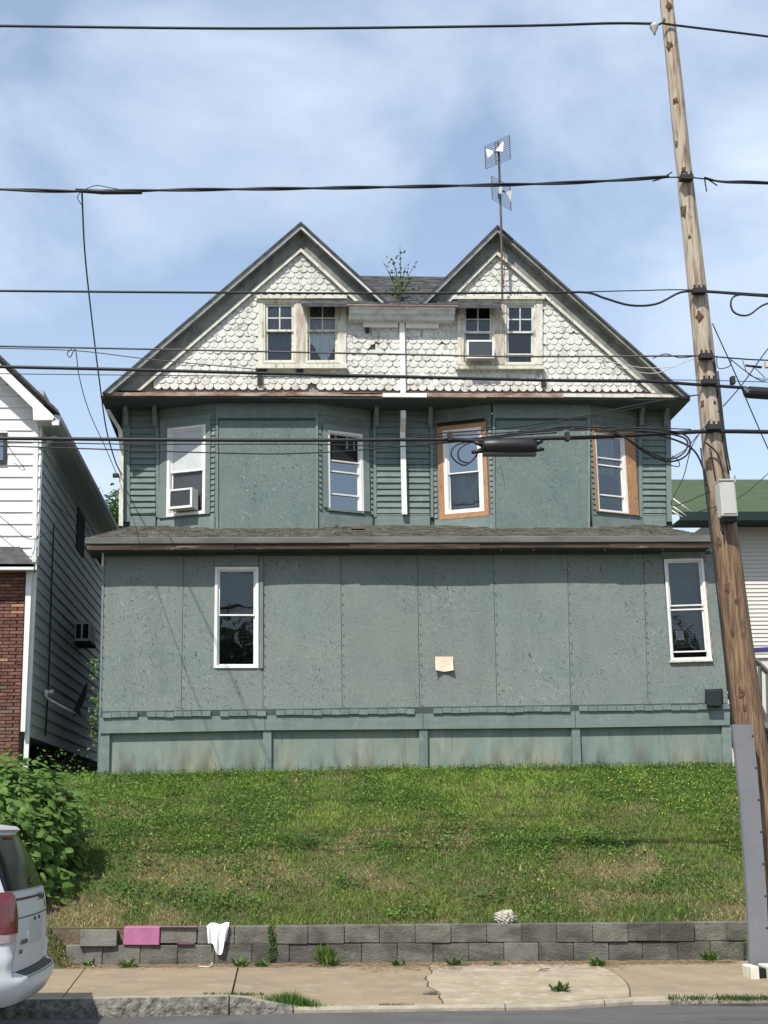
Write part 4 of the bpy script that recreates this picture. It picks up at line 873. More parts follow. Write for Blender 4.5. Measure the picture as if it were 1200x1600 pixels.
# antenna
t = thing('television_antenna', P(784, 460, GY-.15), 'tall brown mast with two wire grid television antennas on the right gable peak', 'antenna')
AY = RY-.12
b = MB(); b.tube([P(785, 470, AY), P(784, 400, AY), P(783, 352, AY), P(779, 232, AY), P(778, 222, AY)], [.02]*3+[.022, .022], 8); b.build('mast', M['mast'], t)
b = MB(); b.tube([P(785, 465, AY), P(772, 482, GY-.08)], .012, 5); b.tube([P(783, 405, AY), P(765, 420, GY-.05)], .01, 5); b.tube([P(784, 405, AY), P(797, 415, GY-.05)], .01, 5); b.tube([P(783, 372, AY), P(789, 395, AY+.05), P(787, 440, AY+.06), P(782, 485, GY-.1)], .007, 5); b.build('stay', M['mast'], t)
def grid_panel(px, Y0, Y1, bows, bm_mat):
    q = Quad(P(px[0][0], px[0][1], Y0), P(px[1][0], px[1][1], Y1), P(px[2][0], px[2][1], Y1), P(px[3][0], px[3][1], Y0)); b = MB()
    for k in range(13): b.tube([q.pt(0, k/12), q.pt(1, k/12)], .0055, 4)
    for a in (0, .42, 1): b.tube([q.pt(a, 0), q.pt(a, 1)], .008, 4)
    b.build('reflector_grid', M['cable_g'], t)
    for pts in bows:
        pp = [P(u, v, (Y0+Y1)/2-.12) for u, v in pts]; MB().prism(pp, (0, .012, 0)).build('bowtie_element', bm_mat, t)
grid_panel([(757.5, 229), (796, 211.5), (797.5, 248), (759, 264)], 21.75, 21.45, [[(759, 232), (771, 236), (771, 239), (762, 247)], [(774, 236), (785, 221), (787, 222), (786, 237), (777, 236)]], M['white'])
grid_panel([(768, 275), (797, 291), (798.5, 329), (769, 311)], 21.45, 21.8, [[(779, 289), (785, 289), (784, 302), (780, 303)], [(790, 300), (800, 297), (798, 315), (796, 311)]], M['boxgrey'])
b = MB(); b.tube([P(770, 238, AY-.1), P(779, 236, AY-.1)], .014, 6); b.tube([P(785, 298, AY-.1), P(792, 301, AY-.1)], .012, 6); b.tube([P(778.5, 236, AY-.12), P(779, 240, AY)], .02, 6); b.tube([P(780.5, 302, AY-.03), P(781, 310, AY-.03)], .03, 6); b.build('clamp', M['iron'], t)
# sapling in the valley of the roof
def leaf_quad(mb, c, size, nrm, ang):
    nrm = nrm.normalized(); a = nrm.cross(Vector((.3, .2, 1))).normalized(); b_ = nrm.cross(a)
    a, b_ = a*math.cos(ang)+b_*math.sin(ang), b_*math.cos(ang)-a*math.sin(ang)
    mb.add([c-a*size*.5, c-a*size*.1+b_*size*.36+nrm*size*.08, c+a*size*.5, c-a*size*.1-b_*size*.36+nrm*size*.08], [(0, 1, 2), (0, 2, 3)])
def rv3(): return Vector((random.gauss(0, 1), random.gauss(0, 1), random.gauss(0, 1)))
t = thing('roof_sapling', P(624, 470, 22.05), 'leafy weed sapling growing out of the dark roof valley between the two gables', 'plant')
b = MB(); lf = MB()
for tip, mid_ in (((625, 384), (626, 430)), ((598, 408), (614, 440)), ((651, 410), (632, 442)), ((608, 425), (618, 448)), ((645, 432), (632, 450)), ((612, 402), (620, 430)), ((634, 415), (628, 440))):
    pts = catmull([P(624, 472, 22.05), P(*mid_, 22.1+random.uniform(-.15, .15)), P(*tip, 22.1+random.uniform(-.2, .2))], 6); b.tube(pts, [.010*(1-i/len(pts))+.003 for i in range(len(pts))], 5)
    for k in range(9):
        f = random.random()**.35; p = pts[int(f*(len(pts)-1))]+rv3()*.045; leaf_quad(lf, p, random.uniform(.05, .085), Vector((random.gauss(0, .6), -1, random.gauss(.5, .6))), random.uniform(0, 6))
for k in range(60): leaf_quad(lf, P(random.gauss(624, 9), random.gauss(452, 9), 22.0)+rv3()*.03, random.uniform(.04, .075), Vector((random.gauss(0, .6), -1, random.gauss(.5, .6))), random.uniform(0, 6))
b.build('stem', M['stem'], t); lf.build('foliage', M['leaf_dk'], t, kind='stuff', recalc=False)

# ------------------------------------------------------------------ neighbour on the left
NY = 22.0; nb = thing('neighbour_house', (-6, 26, 2.4), 'white sided neighbouring house with a red brick lower front at the left edge', 'house')
nx = P(57, 900, NY).x; sx_ = nx-.01
zc0 = P(20, 884, NY).z; spacing = P(20, 600, NY).z-P(20, 617.7, NY).z
z = 3.08; k = 0
while z < 8.75:                                   # side boards
    MB().hexa([(sx_+.026, NY+.02, z), (sx_+.026, 36, z), (sx_+.026, 36, z+.0), (sx_+.026, NY+.02, z+.0)], [(sx_, NY+.02, z), (sx_, 36, z), (sx_, 36, z), (sx_, NY+.02, z)]) if 0 else None
    MB().prism([(sx_, NY+.02, z), (sx_+.028, NY+.02, z), (sx_+.006, NY+.02, z+spacing), (sx_, NY+.02, z+spacing)], (0, 14, 0)).build('siding_board', M['siding_s'], nb)
    z += spacing
MB().box(-10, sx_-.005, NY+.06, 36, 3.08, 8.8).build('house_wall', M['siding_s'], nb)
MB().box(-10, sx_-.35, NY+.5, 36, 2.0, 3.08).build('crawl_space', M['dark'], nb)
rk0, rk1 = P(-60, 510, NY-.35), P(90, 652, NY-.35); slope = (rk1.z-rk0.z)/(rk1.x-rk0.x)
k = 0; z = zc0-.1
while z < 10.2:                                   # front boards
    z1 = z+spacing; xr = nx; zr = rk1.z+slope*(nx-rk1.x)-.1
    if z1 > zr: xr = min(nx, rk1.x+(z1+.02-rk1.z)/slope)
    MB().hexa([(-9, NY-.026, z), (xr, NY-.026, z), (xr, NY-.004, z1), (-9, NY-.004, z1)], [(-9, NY+.02, z), (xr, NY+.02, z), (xr, NY+.02, z1), (-9, NY+.02, z1)]).build('siding_board', M['siding_w'], nb); z = z1
slab('corner_board', [(52.5, 656), (60, 656), (56, 878), (50, 878)], NY-.04, .08, M['siding_w'], nb)
slab('rake_board', [(-60, 510), (85, 650.5), (82, 656), (52, 656), (51, 637), (-60, 528)], NY-.38, .08, M['siding_w'], nb)
zroof = lambda u, v, y: P(u, v, y)
xo = P(91, 654, NY-.4).x; ze = P(90, 656, NY-.4).z
MB().prism([(nx-.05, NY-.3, ze-.01), (xo-.06, NY-.3, ze-.01), (xo-.06, 36, ze-.01), (nx-.05, 36, ze-.01)], (0, 0, .03)).build('soffit', M['siding_s'], nb)
MB().prism([(xo-.07, NY-.32, ze-.03), (xo+.03, NY-.32, ze), (xo+.03, NY-.32, ze+.09), (xo-.07, NY-.32, ze+.12)], (0, 14.3, 0)).build('gutter', M['siding_s'], nb)
xr0 = -9; MB().prism([(xo-.01, NY-.42, ze+.12), (xr0, NY-.42, ze+.12+slope*(xr0-xo)), (xr0, NY-.42, ze+.17+slope*(xr0-xo)), (xo-.01, NY-.42, ze+.17)], (0, 14.4, 0)).build('roof', M['shingle_dk'], nb)
slab('gutter_end', rect(81, 657, 92, 664), NY-.36, .05, M['siding_w'], nb)
def pipe(pts, r, nm, m, par, n=8): return MB().tube(pts, r, n).build(nm, m, par, smooth=True)
flat = [P(86, 682, NY-.1), P(66, 700, NY-.02), P(63, 705, NY+.03), P(57, 870, NY+.03)]
mbp = MB()
def flatp(mb, pts, hw=.04, hd=.03):
    for p, q_ in zip(pts[:-1], pts[1:]): mb.hexa([p+Vector((-hw, -hd, 0)), p+Vector((hw, -hd, 0)), p+Vector((hw, hd, 0)), p+Vector((-hw, hd, 0))], [q_+Vector((-hw, -hd, 0)), q_+Vector((hw, -hd, 0)), q_+Vector((hw, hd, 0)), q_+Vector((-hw, hd, 0))])
    return mb
flatp(MB(), flat).build('downspout', M['siding_s'], nb)
flatp(MB(), [P(54, 895, 21.65), P(53, 922, 21.7), P(40, 1202, 21.7)], .036, .025).build('downspout', M['siding_w'], nb)
# front porch: brick, corner trim, pent roof, gutter
slab('corner_trim', [(41, 893), (50, 893), (39, 1143), (32, 1143)], 21.55, .12, M['siding_w'], nb)
bw = MB(); bx1 = P(38, 960, 21.62).x; bz0, bz1 = 2.1, P(20, 893, 21.62).z
MB().box(-9, bx1, 21.64, 22.1, bz0, bz1).build('porch_wall', M['mortar'], nb)
brm = {}
for kk in ('brick', 'brick_t', 'brick_g'):
    o = MB().box(-.1, .1, -.03, .02, 0, .044).build('brick', M[kk], None, org=Vector((0, 0, 0))); bevel_mesh(o, .005); brm[kk] = o.data; bpy.data.objects.remove(o)
z = 2.3; row = 0; cnt = 0; far = MB()
while z < bz1-.03:
    x = bx1-.11-(row % 2)*.105+.0
    if row % 2:
        o = link('brick', brm['brick'], Vector((bx1-.05, 21.64, z)), nb); o.scale = (.45, 1, 1)
    n_ = 0
    while x > -4.75:
        kk = random.choices(('brick', 'brick_t', 'brick_g'), (.86, .05, .09))[0]
        if cnt < 298: link('brick', brm[kk], Vector((x, 21.64+random.uniform(-.004, .004), z)), nb); cnt += 1
        x -= .208
    z += .0535; row += 1
MB().box(-9, -4.86, 21.61, 21.65, 2.1, bz1).build('brick_face', M['brick'], nb)
slab('porch_gutter', [(-60, 881), (54, 881), (52, 890), (-60, 890)], 21.3, .12, M['siding_w'], nb)
MB().hexa([P(-60, 881, 21.3), P(54, 881, 21.3), P(31, 854, NY-.02), P(-60, 854, NY-.02)], [P(-60, 881, 21.3)+Vector((0, 0, -.05)), P(54, 881, 21.3)+Vector((0, 0, -.05)), P(31, 854, NY-.02)+Vector((0, 0, -.05)), P(-60, 854, NY-.02)+Vector((0, 0, -.05))]).build('porch_roof', M['shingle_dk'], nb)
MB().box(-9, P(52, 890, 21.35).x, 21.42, 21.66, bz1-.0, bz1+.02).build('porch_soffit', M['siding_s'], nb)
# front window of the neighbour (only its edge shows)
slab('window_frame', rect(-30, 676, 10, 725), NY-.05, .06, M['black'], nb); slab('window_pane', rect(-28, 681, 5, 719), NY-.056, .004, M['glass_sky'], nb)
slab('window_trim', rect(-32, 674, 11, 676), NY-.045, .05, M['siding_w'], nb)
# dark side windows
def sideq(u0, u1, v0, v1, off=.03): return Quad(PX(u0, v0, nx+off), PX(u1, v0+(v1-v0)*0, nx+off), PX(u1, v1, nx+off), PX(u0, v1, nx+off))
pa = PX(122, 800, nx+.03); pb = PX(133, 815, nx+.03)
MB().box(nx, nx+.03, pa.y, pb.y, 6.95, 7.75).build('side_window', M['dark'], nb)
pipe([PX(84, 820, nx+.05), PX(80, 930, nx+.05), PX(76, 1060, nx+.05), PX(71, 1150, nx+.05)], .014, 'conduit', M['iron'], nb, 6)
# air conditioner on that wall
pa = PX(119, 985, nx+.03); pb = PX(146, 985, nx+.03); zt_, zb_ = PX(132, 985, nx+.03).z, PX(132, 1014, nx+.03).z
t = thing('air_conditioner', (nx+.1, (pa.y+pb.y)/2, zb_), 'air conditioner with two dark openings on the shaded side wall of the neighbouring house', 'air conditioner', 'window air conditioners')
ya, yb = pa.y, pa.y+.75
MB().box(nx, nx+.30, ya, yb, zb_, zt_).build('housing', M['boxgrey'], t)
MB().box(nx+.03, nx+.12, ya-.008, ya-.001, zb_+.05, zt_-.04).build('opening', M['dark'], t); MB().box(nx+.16, nx+.26, ya-.008, ya-.001, zb_+.05, zt_-.04).build('opening', M['dark'], t)
MB().box(nx, nx+.32, ya-.01, yb, zb_-.05, zb_-.005).build('shelf', M['iron'], t)
# satellite dish between the houses
SYD = 23.2; t = thing('satellite_dish', P(152, 1135, SYD), 'dark satellite dish seen edge on, its white arm reaching left between the houses', 'satellite dish')
c = P(131, 1095, SYD); b = MB(); ring = []; ax = Vector((-.86, -.35, .35)).normalized(); s1 = ax.cross(Vector((0, 0, 1))).normalized(); s2 = ax.cross(s1); vs_ = []; NR_ = 20
for j in range(5):
    r = .25*j/4
    for k in range(NR_): a = 6.283*k/NR_; vs_.append(c+s1*r*.9*math.cos(a)+s2*r*math.sin(a)*1.25+ax*(r*r*.9))
b.add(vs_, [(j*NR_+k, j*NR_+(k+1) % NR_, (j+1)*NR_+(k+1) % NR_, (j+1)*NR_+k) for j in range(4) for k in range(NR_)]); b.build('dish', M['blackbox'], t, smooth=True, recalc=False)
pipe([P(123, 1112, SYD), P(152, 1143, SYD-.1)], .03, 'mount', M['stair'], t); pipe([P(118, 1115, SYD), P(83, 1096, SYD-.2), P(73, 1090, SYD-.2)], .02, 'arm', M['white'], t)
pipe([P(72, 1090, SYD-.2), P(72, 1078, SYD-.2)], .035, 'feed_bracket', M['white'], t); pipe([P(73, 1081, SYD-.2), P(83, 1081, SYD-.2)], [.018, .04], 'feed_horn', M['white'], t)

# ------------------------------------------------------------------ neighbour on the right
RYN = 32.0; rn = thing('neighbour_house', (15, 36, 1.5), 'cream sided house with a dark green roof behind the utility pole at right', 'house')
zt_r = P(1180, 812, RYN).z; zb_r = P(1180, 1150, RYN).z; xr_ = P(1118, 900, RYN).x
MB().box(xr_+.02, 26, RYN+.03, 42, zb_r-1, zt_r).build('house_wall', M['siding_c'], rn)
mb = MB(); z = P(1180, 1028, RYN).z
while z < zt_r: mb.hexa([(xr_, RYN-.022, z), (26, RYN-.022, z), (26, RYN, z+.098), (xr_, RYN, z+.098)], [(xr_, RYN+.03, z), (26, RYN+.03, z), (26, RYN+.03, z+.098), (xr_, RYN+.03, z+.098)]); z += .1
mb.build('siding_boards', M['siding_c'], rn, kind='stuff')
M['blue'] = mat('dark_blue_band', (.05, .04, .22), .7); slab('blue_band', [(1160, 1013), (1260, 1008), (1260, 1013), (1160, 1018)], RYN-.05, .04, M['blue'], rn)
e0, e1 = P(1052, 800, 31.2), P(1300, 800, 31.2); t0_, t1_ = P(1052, 764, 33.5), P(1300, 742, 36)
zr_e = P(1180, 800, 31.2).z
MB().prism([(e0.x, 31.2, zr_e), (30, 31.2, zr_e), (30, 37, zr_e+2.3), (e0.x-1.2, 37, zr_e+2.3)], (0, 0, -.06)).build('roof', M['green_roof'], rn)
MB().box(P(1062, 800, 31.15).x, 30, 31.1, 31.2, zr_e-.22, zr_e-.01).build('gutter', M['green_dk'], rn)
MB().box(P(1062, 800, 31.15).x, 30, 31.2, RYN+.05, zr_e-.2, zr_e-.17).build('soffit', M['green_dk'], rn)
# low shed roof piece with white rails, left of the pole
for (a, c) in (((1050, 778), (1080, 800)), ((1050, 790), (1072, 806)), ((1050, 798), (1066, 808))): pipe([P(*a, 26), P(*c, 26)], .014, 'white_rail', M['white'], rn, 5)
# stairs with a railing
sty = 23.2; stc = thing('wooden_staircase', P(1180, 1200, sty), 'weathered grey wooden staircase with railings behind the utility pole', 'staircase')
def beam(p, q_, wd, nm='beam'):
    return MB().tube([p, q_], wd, 4).build(nm, M['stair'], stc)
S0 = P(1205, 1215, sty); S1 = P(1125, 1030, sty)
for dy in (0, .95):
    off_ = Vector((0, dy, 0)); beam(S0+off_, S1+off_, .11, 'stringer'); beam(S0+off_+Vector((0, 0, .95)), S1+off_+Vector((0, 0, .95)), .05, 'handrail')
    for k in range(6): p = S0.lerp(S1, (k+.3)/6)+off_; beam(p, p+Vector((0, 0, .95)), .03, 'baluster')
for k in range(11):
    p = S0.lerp(S1, (k+.5)/11); MB().box(p.x-.14, p.x+.14, p.y, p.y+.95, p.z+.02, p.z+.06).build('tread', M['stair'], stc)
pp = P(1190, 1030, 22.3); beam(P(1178, 1030, 22.3), P(1215, 1066, 22.3), .05, 'handrail')
for (u0, v0, u1, v1) in ((1187, 1040, 1190, 1215), (1199, 1052, 1203, 1215), (1178, 1100, 1180, 1215)): beam(P(u0, v0, 22.3), P(u1, v1, 22.3), .035, 'post')
beam(P(1178, 1128, 22.2), P(1215, 1150, 22.2), .09, 'stringer')

# ------------------------------------------------------------------ utility pole
PY = 15.5
pl = thing('utility_pole', P(1222, 1512, PY), 'leaning weathered wooden utility pole with knots, in front of the green house', 'utility pole')
pc = [(1035, -60, 23), (1041, 0, 24), (1054, 120, 26), (1067, 250, 28), (1081, 375, 31), (1095, 500, 34), (1116, 700, 39), (1135, 850, 43), (1152, 990, 46), (1170, 1130, 49), (1187, 1250, 51), (1222, 1515, 56)]
pts = catmull([P(u, v, PY) for u, v, _ in pc], 6); rad = np.interp(np.linspace(0, len(pc)-1, len(pts)), range(len(pc)), [w_/2/141*1.0 for *_, w_ in pc])
rr_ = []
nS = 22; vsp = []
for i, p in enumerate(pts):
    for k in range(nS):
        a = 6.2832*k/nS; r = rad[i]*(1+.02*math.sin(k*2.1+i*.15)+.015*random.uniform(-1, 1)); vsp.append((p.x+r*math.cos(a), p.y+r*math.sin(a), p.z))
b = MB(); b.add(vsp, [(i*nS+k, i*nS+(k+1) % nS, (i+1)*nS+(k+1) % nS, (i+1)*nS+k) for i in range(len(pts)-1) for k in range(nS)]+[tuple(range(nS))]); b.build('shaft', M['pole'], pl, smooth=True)
for u_, v_, s_ in ((1046, 22, 1.2), (1033, 27, .7), (1047, 85, 1.2), (1057, 170, .9), (1050, 236, .8), (1069, 275, .8), (1068, 325, 1.3), (1078, 372, .6), (1094, 505, 1.2), (1100, 640, .9), (1118, 642, .5), (1107, 735, 1.3), (1124, 850, 1.2), (1137, 910, 1.1), (1150, 935, .7), (1146, 990, .9), (1160, 1085, 1.3), (1165, 1110, .9), (1172, 1180, .8), (1188, 1300, 1)):
    i_ = min(range(len(pts)), key=lambda q: abs(proj_v(pts[q])-v_)); c_ = pts[i_]; rp = rad[i_]; dx_ = max(-.85, min(.85, (P(u_, v_, PY-rp).x-c_.x)/rp)); nrm_ = Vector((dx_, -math.sqrt(1-dx_*dx_), 0)); cc = c_+nrm_*(rp-.012); tx = nrm_.cross(Vector((0, 0, 1))); mbk_ = MB(); vv = [cc+nrm_*.022]; 
    for rr__, dd in ((.45, .021), (1, .006)):
        for k in range(10): a_ = .628*k; q_ = rr__*(1+.25*math.sin(k*2.3+v_)); vv.append(cc+nrm_*dd+tx*math.cos(a_)*.038*s_*q_+Vector((0, 0, 1))*math.sin(a_)*.075*s_*q_)
    mbk_.add(vv, [(0, 1+k, 1+(k+1) % 10) for k in range(10)]+[(1+k, 11+k, 11+(k+1) % 10, 1+(k+1) % 10) for k in range(10)]); mbk_.build('knot', M['knot'], pl, smooth=True)
def pole_c(v): return float(np.interp(v, [c[1] for c in pc], [c[0] for c in pc]))
for v, h in ((278, 9), (455, 12), (557, 12), (597, 14), (668, 12)):
    u = pole_c(v); b = MB(); c = P(u+2, v, PY-.17); 
    b.box(c.x-.08, c.x+.08, c.y-.05, c.y+.06, c.z-.03, c.z+.03)
    for dx in (-.06, 0, .06): b.tube([c+Vector((dx, -.03, .02)), c+Vector((dx, -.03, .07))], .014, 6)
    b.build('cable_clamp', M['iron'], pl)
b = MB(); c = P(1022, 42, PY-.1); b.tube([P(1034, 36, PY-.08), c], .014, 6); b.build('insulator_pin', M['iron'], pl)
b = MB(); b.tube([c+Vector((0, 0, .05)), c+Vector((0, 0, .02)), c+Vector((0, 0, -.01)), c+Vector((0, 0, -.07)), c+Vector((0, 0, -.12))], [.03, .06, .055, .022, .012], 10); b.build('insulator', M['boxgrey'], pl, smooth=True)
for dx0, dx1, v0, v1 in ((13, 17, 560, 740), (17, 20, 580, 735), (-21, -22, 700, 1180)):
    pt_ = [P(pole_c(v)+lerp(dx0, dx1, (v-v0)/(v1-v0))*(1+(v-v0)/2600)+(3*math.sin(v/40) if dx0 > 0 else 0)*.4, v, PY-.12) for v in np.linspace(v0, v1, 12)]; pipe(pt_, .011, 'riser_cable', M['cable'], pl, 6)
for a_ in ((pole_c(760)-14, 700, pole_c(740)-4, 745, pole_c(790)+0, 800, pole_c(820)-2, 835), (pole_c(690)-14, 690, pole_c(720)+4, 712, pole_c(760)+10, 760, pole_c(800)+16, 815)):
    pipe(catmull([P(a_[i], a_[i+1], PY-.2) for i in range(0, 8, 2)], 6), .01, 'riser_cable', M['cable'], pl, 6)
pipe([P(1148, 744, PY-.12), P(1149, 755, PY-.2)], .012, 'conduit', M['steel'], pl)
# ground wire guard / bracket loops
t = thing('equipment_box', P(1140, 806, PY-.25), 'pale grey rectangular equipment box fixed to the utility pole', 'equipment box')
bx = quadY([(1123.5, 750), (1148, 750), (1153.5, 806), (1128.5, 806)], PY-.36); b = MB(); bx.box(b, 0, 1, 0, 1, 0, -.17); bevel_mesh(b.build('enclosure', M['boxgrey'], t), .01, 2)
b = MB(); bx.box(b, .08, .92, .06, .94, .010, .0005); bevel_mesh(b.build('door', M['boxgrey'], t), .004); b = MB(); bx.box(b, -.02, 1.02, -.02, .02, .02, -.18); b.build('lid', M['boxgrey'], t)
b = MB(); bx.box(b, .15, 1.0, 1.0, 1.12, -.04, -.2); b.build('mounting_bracket', M['iron'], t)
# tall grey guard strip
t = MB(); gy = PY-.42; L_px = [(1145, 1132), (1152, 1200), (1158, 1260), (1163, 1330), (1168, 1400), (1173, 1525)]; R_px = [(1176, 1132), (1183, 1200), (1188, 1260), (1193, 1330), (1198, 1400), (1203, 1525)]
for i in range(5):
    t.hexa([P(*L_px[i+1], gy), P(*R_px[i+1], gy), P(*R_px[i], gy), P(*L_px[i], gy)], [P(*L_px[i+1], gy)+Vector((0, .07, 0)), P(*R_px[i+1], gy)+Vector((0, .07, 0)), P(*R_px[i], gy)+Vector((0, .07, 0)), P(*L_px[i], gy)+Vector((0, .07, 0))])
tag(t.build('cable_guard', M['grey_strip']), 'tall plain grey guard strip leaning in front of the utility pole base', 'guard')
gd = bpy.data.objects['cable_guard']
for v_ in (1150, 1200, 1250, 1300, 1350, 1400, 1450):
    c = P(float(np.interp(v_, [c_[1] for c_ in R_px], [c_[0] for c_ in R_px]))-1.8, v_, gy-.004); MB().tube([c, c+Vector((0, .012, 0))], .012, 8).build('bolt', M['iron'], gd)
t = thing('pole_footing', PG(1200, 1535), 'small whitewashed footing with a dark hole at the base of the utility pole', 'footing')
p = PG(1192, 1530); b = MB(); b.box(p.x-.12, p.x-.03, p.y, p.y+.3, p.z-.02, p.z+.13); b.box(p.x+.06, p.x+.4, p.y-.02, p.y+.3, p.z-.02, p.z+.13); bevel_mesh(b.build('curb_stone', M['white_old'], t), .01)
MB().box(p.x-.03, p.x+.06, p.y+.05, p.y+.3, p.z-.02, p.z+.1).build('hole', M['dark'], t)
# ------------------------------------------------------------------ cables
def cable(px, r, label, m=None, Y=PY-.12, name='overhead_cable', k=8, n=6, twist=0, cat='cable', group=None, sag=None):
    ctrl = [P(*(q_[:2]), q_[2] if len(q_) > 2 else Y) for q_ in px]; pts = catmull(ctrl, k)
    mb = MB()
    if twist:
        for s in (0, math.pi):
            L_ = 0; pp_ = []; dense = catmull(ctrl, 60)
            for i, p in enumerate(dense):
                if i: L_ += (dense[i]-dense[i-1]).length
                a = L_*twist+s; pp_.append(p+Vector((0, math.cos(a)*r*.6, math.sin(a)*r*.6)))
            mb.tube(pp_, r*.75, n)
    else: mb.tube(pts, r, n)
    o = mb.build(name, m or M['cable'], smooth=True); tag(o, label, cat, group or 'overhead cables along the street'); return o
LX, RX = -260, 1420
cable([(LX, 38), (0, 40.5), (400, 44.5), (800, 40.5), (950, 36.5), (1022, 37)], .017, 'topmost cable against the sky, running left from the insulator on the pole')
cable([(1034, 36), (1060, 40), (1200, 57), (RX, 85)], .015, 'topmost cable sloping down to the right of the pole top')
cable([(LX, 290), (0, 296), (128, 299), (300, 296.5), (460, 294.5), (620, 292), (700, 290.5), (850, 287), (960, 282), (1045, 276)], .018, 'twisted thick service cable crossing the sky above both gable peaks', twist=3.4)
cable([(1045, 277), (1075, 277), (1105, 280)], .009, 'short bare wire tying the twisted cable to the pole')
cable([(1100, 278), (1130, 284), (1200, 286), (RX, 300)], .017, 'twisted thick service cable leaving the pole to the right', twist=3.4)
cable([(1101, 280), (1104, 299)], .009, 'short dangling cable tail right of the pole beside the twisted cable'); cable([(1104, 279), (1121, 290)], .008, 'short cable tail pointing right beside the twisted cable')
cable([(1020, 283), (1035, 278), (1050, 269)], .009, 'short cable tail pointing up just left of the pole beside the twisted cable')
cable([(130, 297), (150, 290), (170, 293), (210, 300)], .005, 'thin loose wire looped over the splice of the twisted cable', k=6)
o = MB(); o.tube([P(118, 297.5, PY-.12), P(160, 300, PY-.12), P(222, 301, PY-.12)], [.025, .032, .022], 8); tag(o.build('cable_splice', M['cable'], smooth=True), 'taped splice on the twisted cable where the house drop starts', 'cable splice')
cable([(LX, 452), (0, 454.5), (300, 457), (600, 458.5), (850, 457.5), (915, 457), (945, 466), (985, 477), (1025, 475), (1060, 458), (1080, 455)], .014, 'cable crossing in front of the gable tops with a slack loop left of the pole')
cable([(915, 456), (1000, 454), (1080, 453), (1200, 460), (RX, 470)], .007, 'thin messenger wire above the slack loop at the pole')
cable([(1080, 455), (1120, 457), (1200, 463), (RX, 476)], .014, 'cable leaving the pole to the right above a hanging loop')
cable([(1200, 462), (1165, 460), (1146, 464), (1142, 478), (1150, 490), (1170, 492), (1200, 474), (1260, 470)], .012, 'open round cable loop hanging at the right edge')
cable([(LX, 536), (0, 541), (300, 547), (640, 554), (780, 557), (900, 557), (1088, 556)], .011, 'grey brown cable crossing in front of the gable windows', M['cable_g'])
cable([(1100, 556), (1150, 560), (1200, 563), (RX, 572)], .009, 'thin cable leaving the pole right at the tangled terminal')
cable([(LX, 566), (0, 573), (200, 577.5), (400, 583), (640, 589), (870, 594.5), (1010, 596), (1090, 601), (1165, 606)], .020, 'thick black cable crossing in front of the white scalloped shingles')
cable([(LX, 580), (0, 584), (400, 588), (800, 592), (1085, 594), (1200, 597), (RX, 602)], .005, 'thin messenger wire just under the thick black cable')
cable([(0, 544), (120, 548), (240, 562), (400, 577)], .006, 'thin sagging wire crossing the left rake of the left gable', M['cable_g'])
cable([(LX, 683), (0, 685), (400, 688), (640, 687), (700, 687)], .022, 'thick black cable crossing in front of the left bay windows')
cable([(700, 686), (760, 689), (850, 685), (930, 683), (1080, 675), (1130, 674), (1200, 675), (RX, 680)], .026, 'thick black cable bundle running to the pole in front of the right bay')
cable([(LX, 688), (0, 690), (200, 694), (480, 694), (630, 697), (720, 690)], .007, 'thin cable just below the thick one in front of the left bay')
cable([(LX, 693), (0, 697), (350, 708), (480, 708), (600, 700), (680, 693)], .008, 'thin sagging cable crossing the boarded left bay panel')
cable([(640, 684), (760, 678), (900, 668), (1000, 668), (1080, 671)], .007, 'thin messenger wire above the black splice closure')
cable([(680, 692), (760, 683), (850, 672), (880, 667), (960, 668), (1030, 680), (1080, 700), (1100, 735), (1104, 760)], .012, 'cable arching over the right bay and dropping down the left of the pole')
cable([(642, 681), (700, 676), (800, 668), (900, 652), (1000, 632), (1060, 621), (1092, 617)], .008, 'service wire rising to the pole across the right bay')
cable([(790, 678), (870, 660), (950, 646), (1010, 634)], .005, 'fine wire below the rising service wire in front of the right bay')
cable([(745, 712), (726, 727), (707, 715), (708, 700), (730, 690), (800, 678), (880, 672)], .010, 'outer cable loop in front of the orange framed window')
cable([(752, 700), (735, 722), (718, 718), (718, 702), (740, 690), (800, 681), (870, 676)], .010, 'inner cable loop in front of the orange framed window')
for j, lab in ((0, 'outer coil of cable hanging beside the pole at the right corner'), (1, 'inner coil of cable hanging beside the pole at the right corner')):
    d_ = j*4; cable([(890, 670+j*2), (940, 668+d_), (975, 683), (1010, 708-d_), (1045, 721-d_), (1072-d_, 712-d_), (1078-d_, 690), (1060-d_, 676+d_), (1000, 669+d_), (930, 673)], .011, lab, Y=PY-.16-j*.03)
cable([(1090, 680), (1070, 703), (1046, 717), (1040, 724), (1060, 729), (1060, 720), (1050, 712)], .006, 'fine knotted wire dangling beneath the cable coil')
cable([(780, 722), (786, 745), (790, 765)], .004, 'fine wire tail hanging below the black closure', M['cable_g'])
cable([(1020, 560), (1040, 553), (1062, 559), (1090, 556)], .006, 'upper slack wire left of the pole in front of the right rake')
cable([(930, 560), (985, 572), (1020, 575), (1055, 572), (1075, 560)], .005, 'pale slack wire sagging over the right rake', M['boxgrey'])
cable([(955, 570), (1000, 582), (1030, 582), (1060, 570), (1085, 560)], .005, 'second pale slack wire sagging over the right rake', M['boxgrey'])
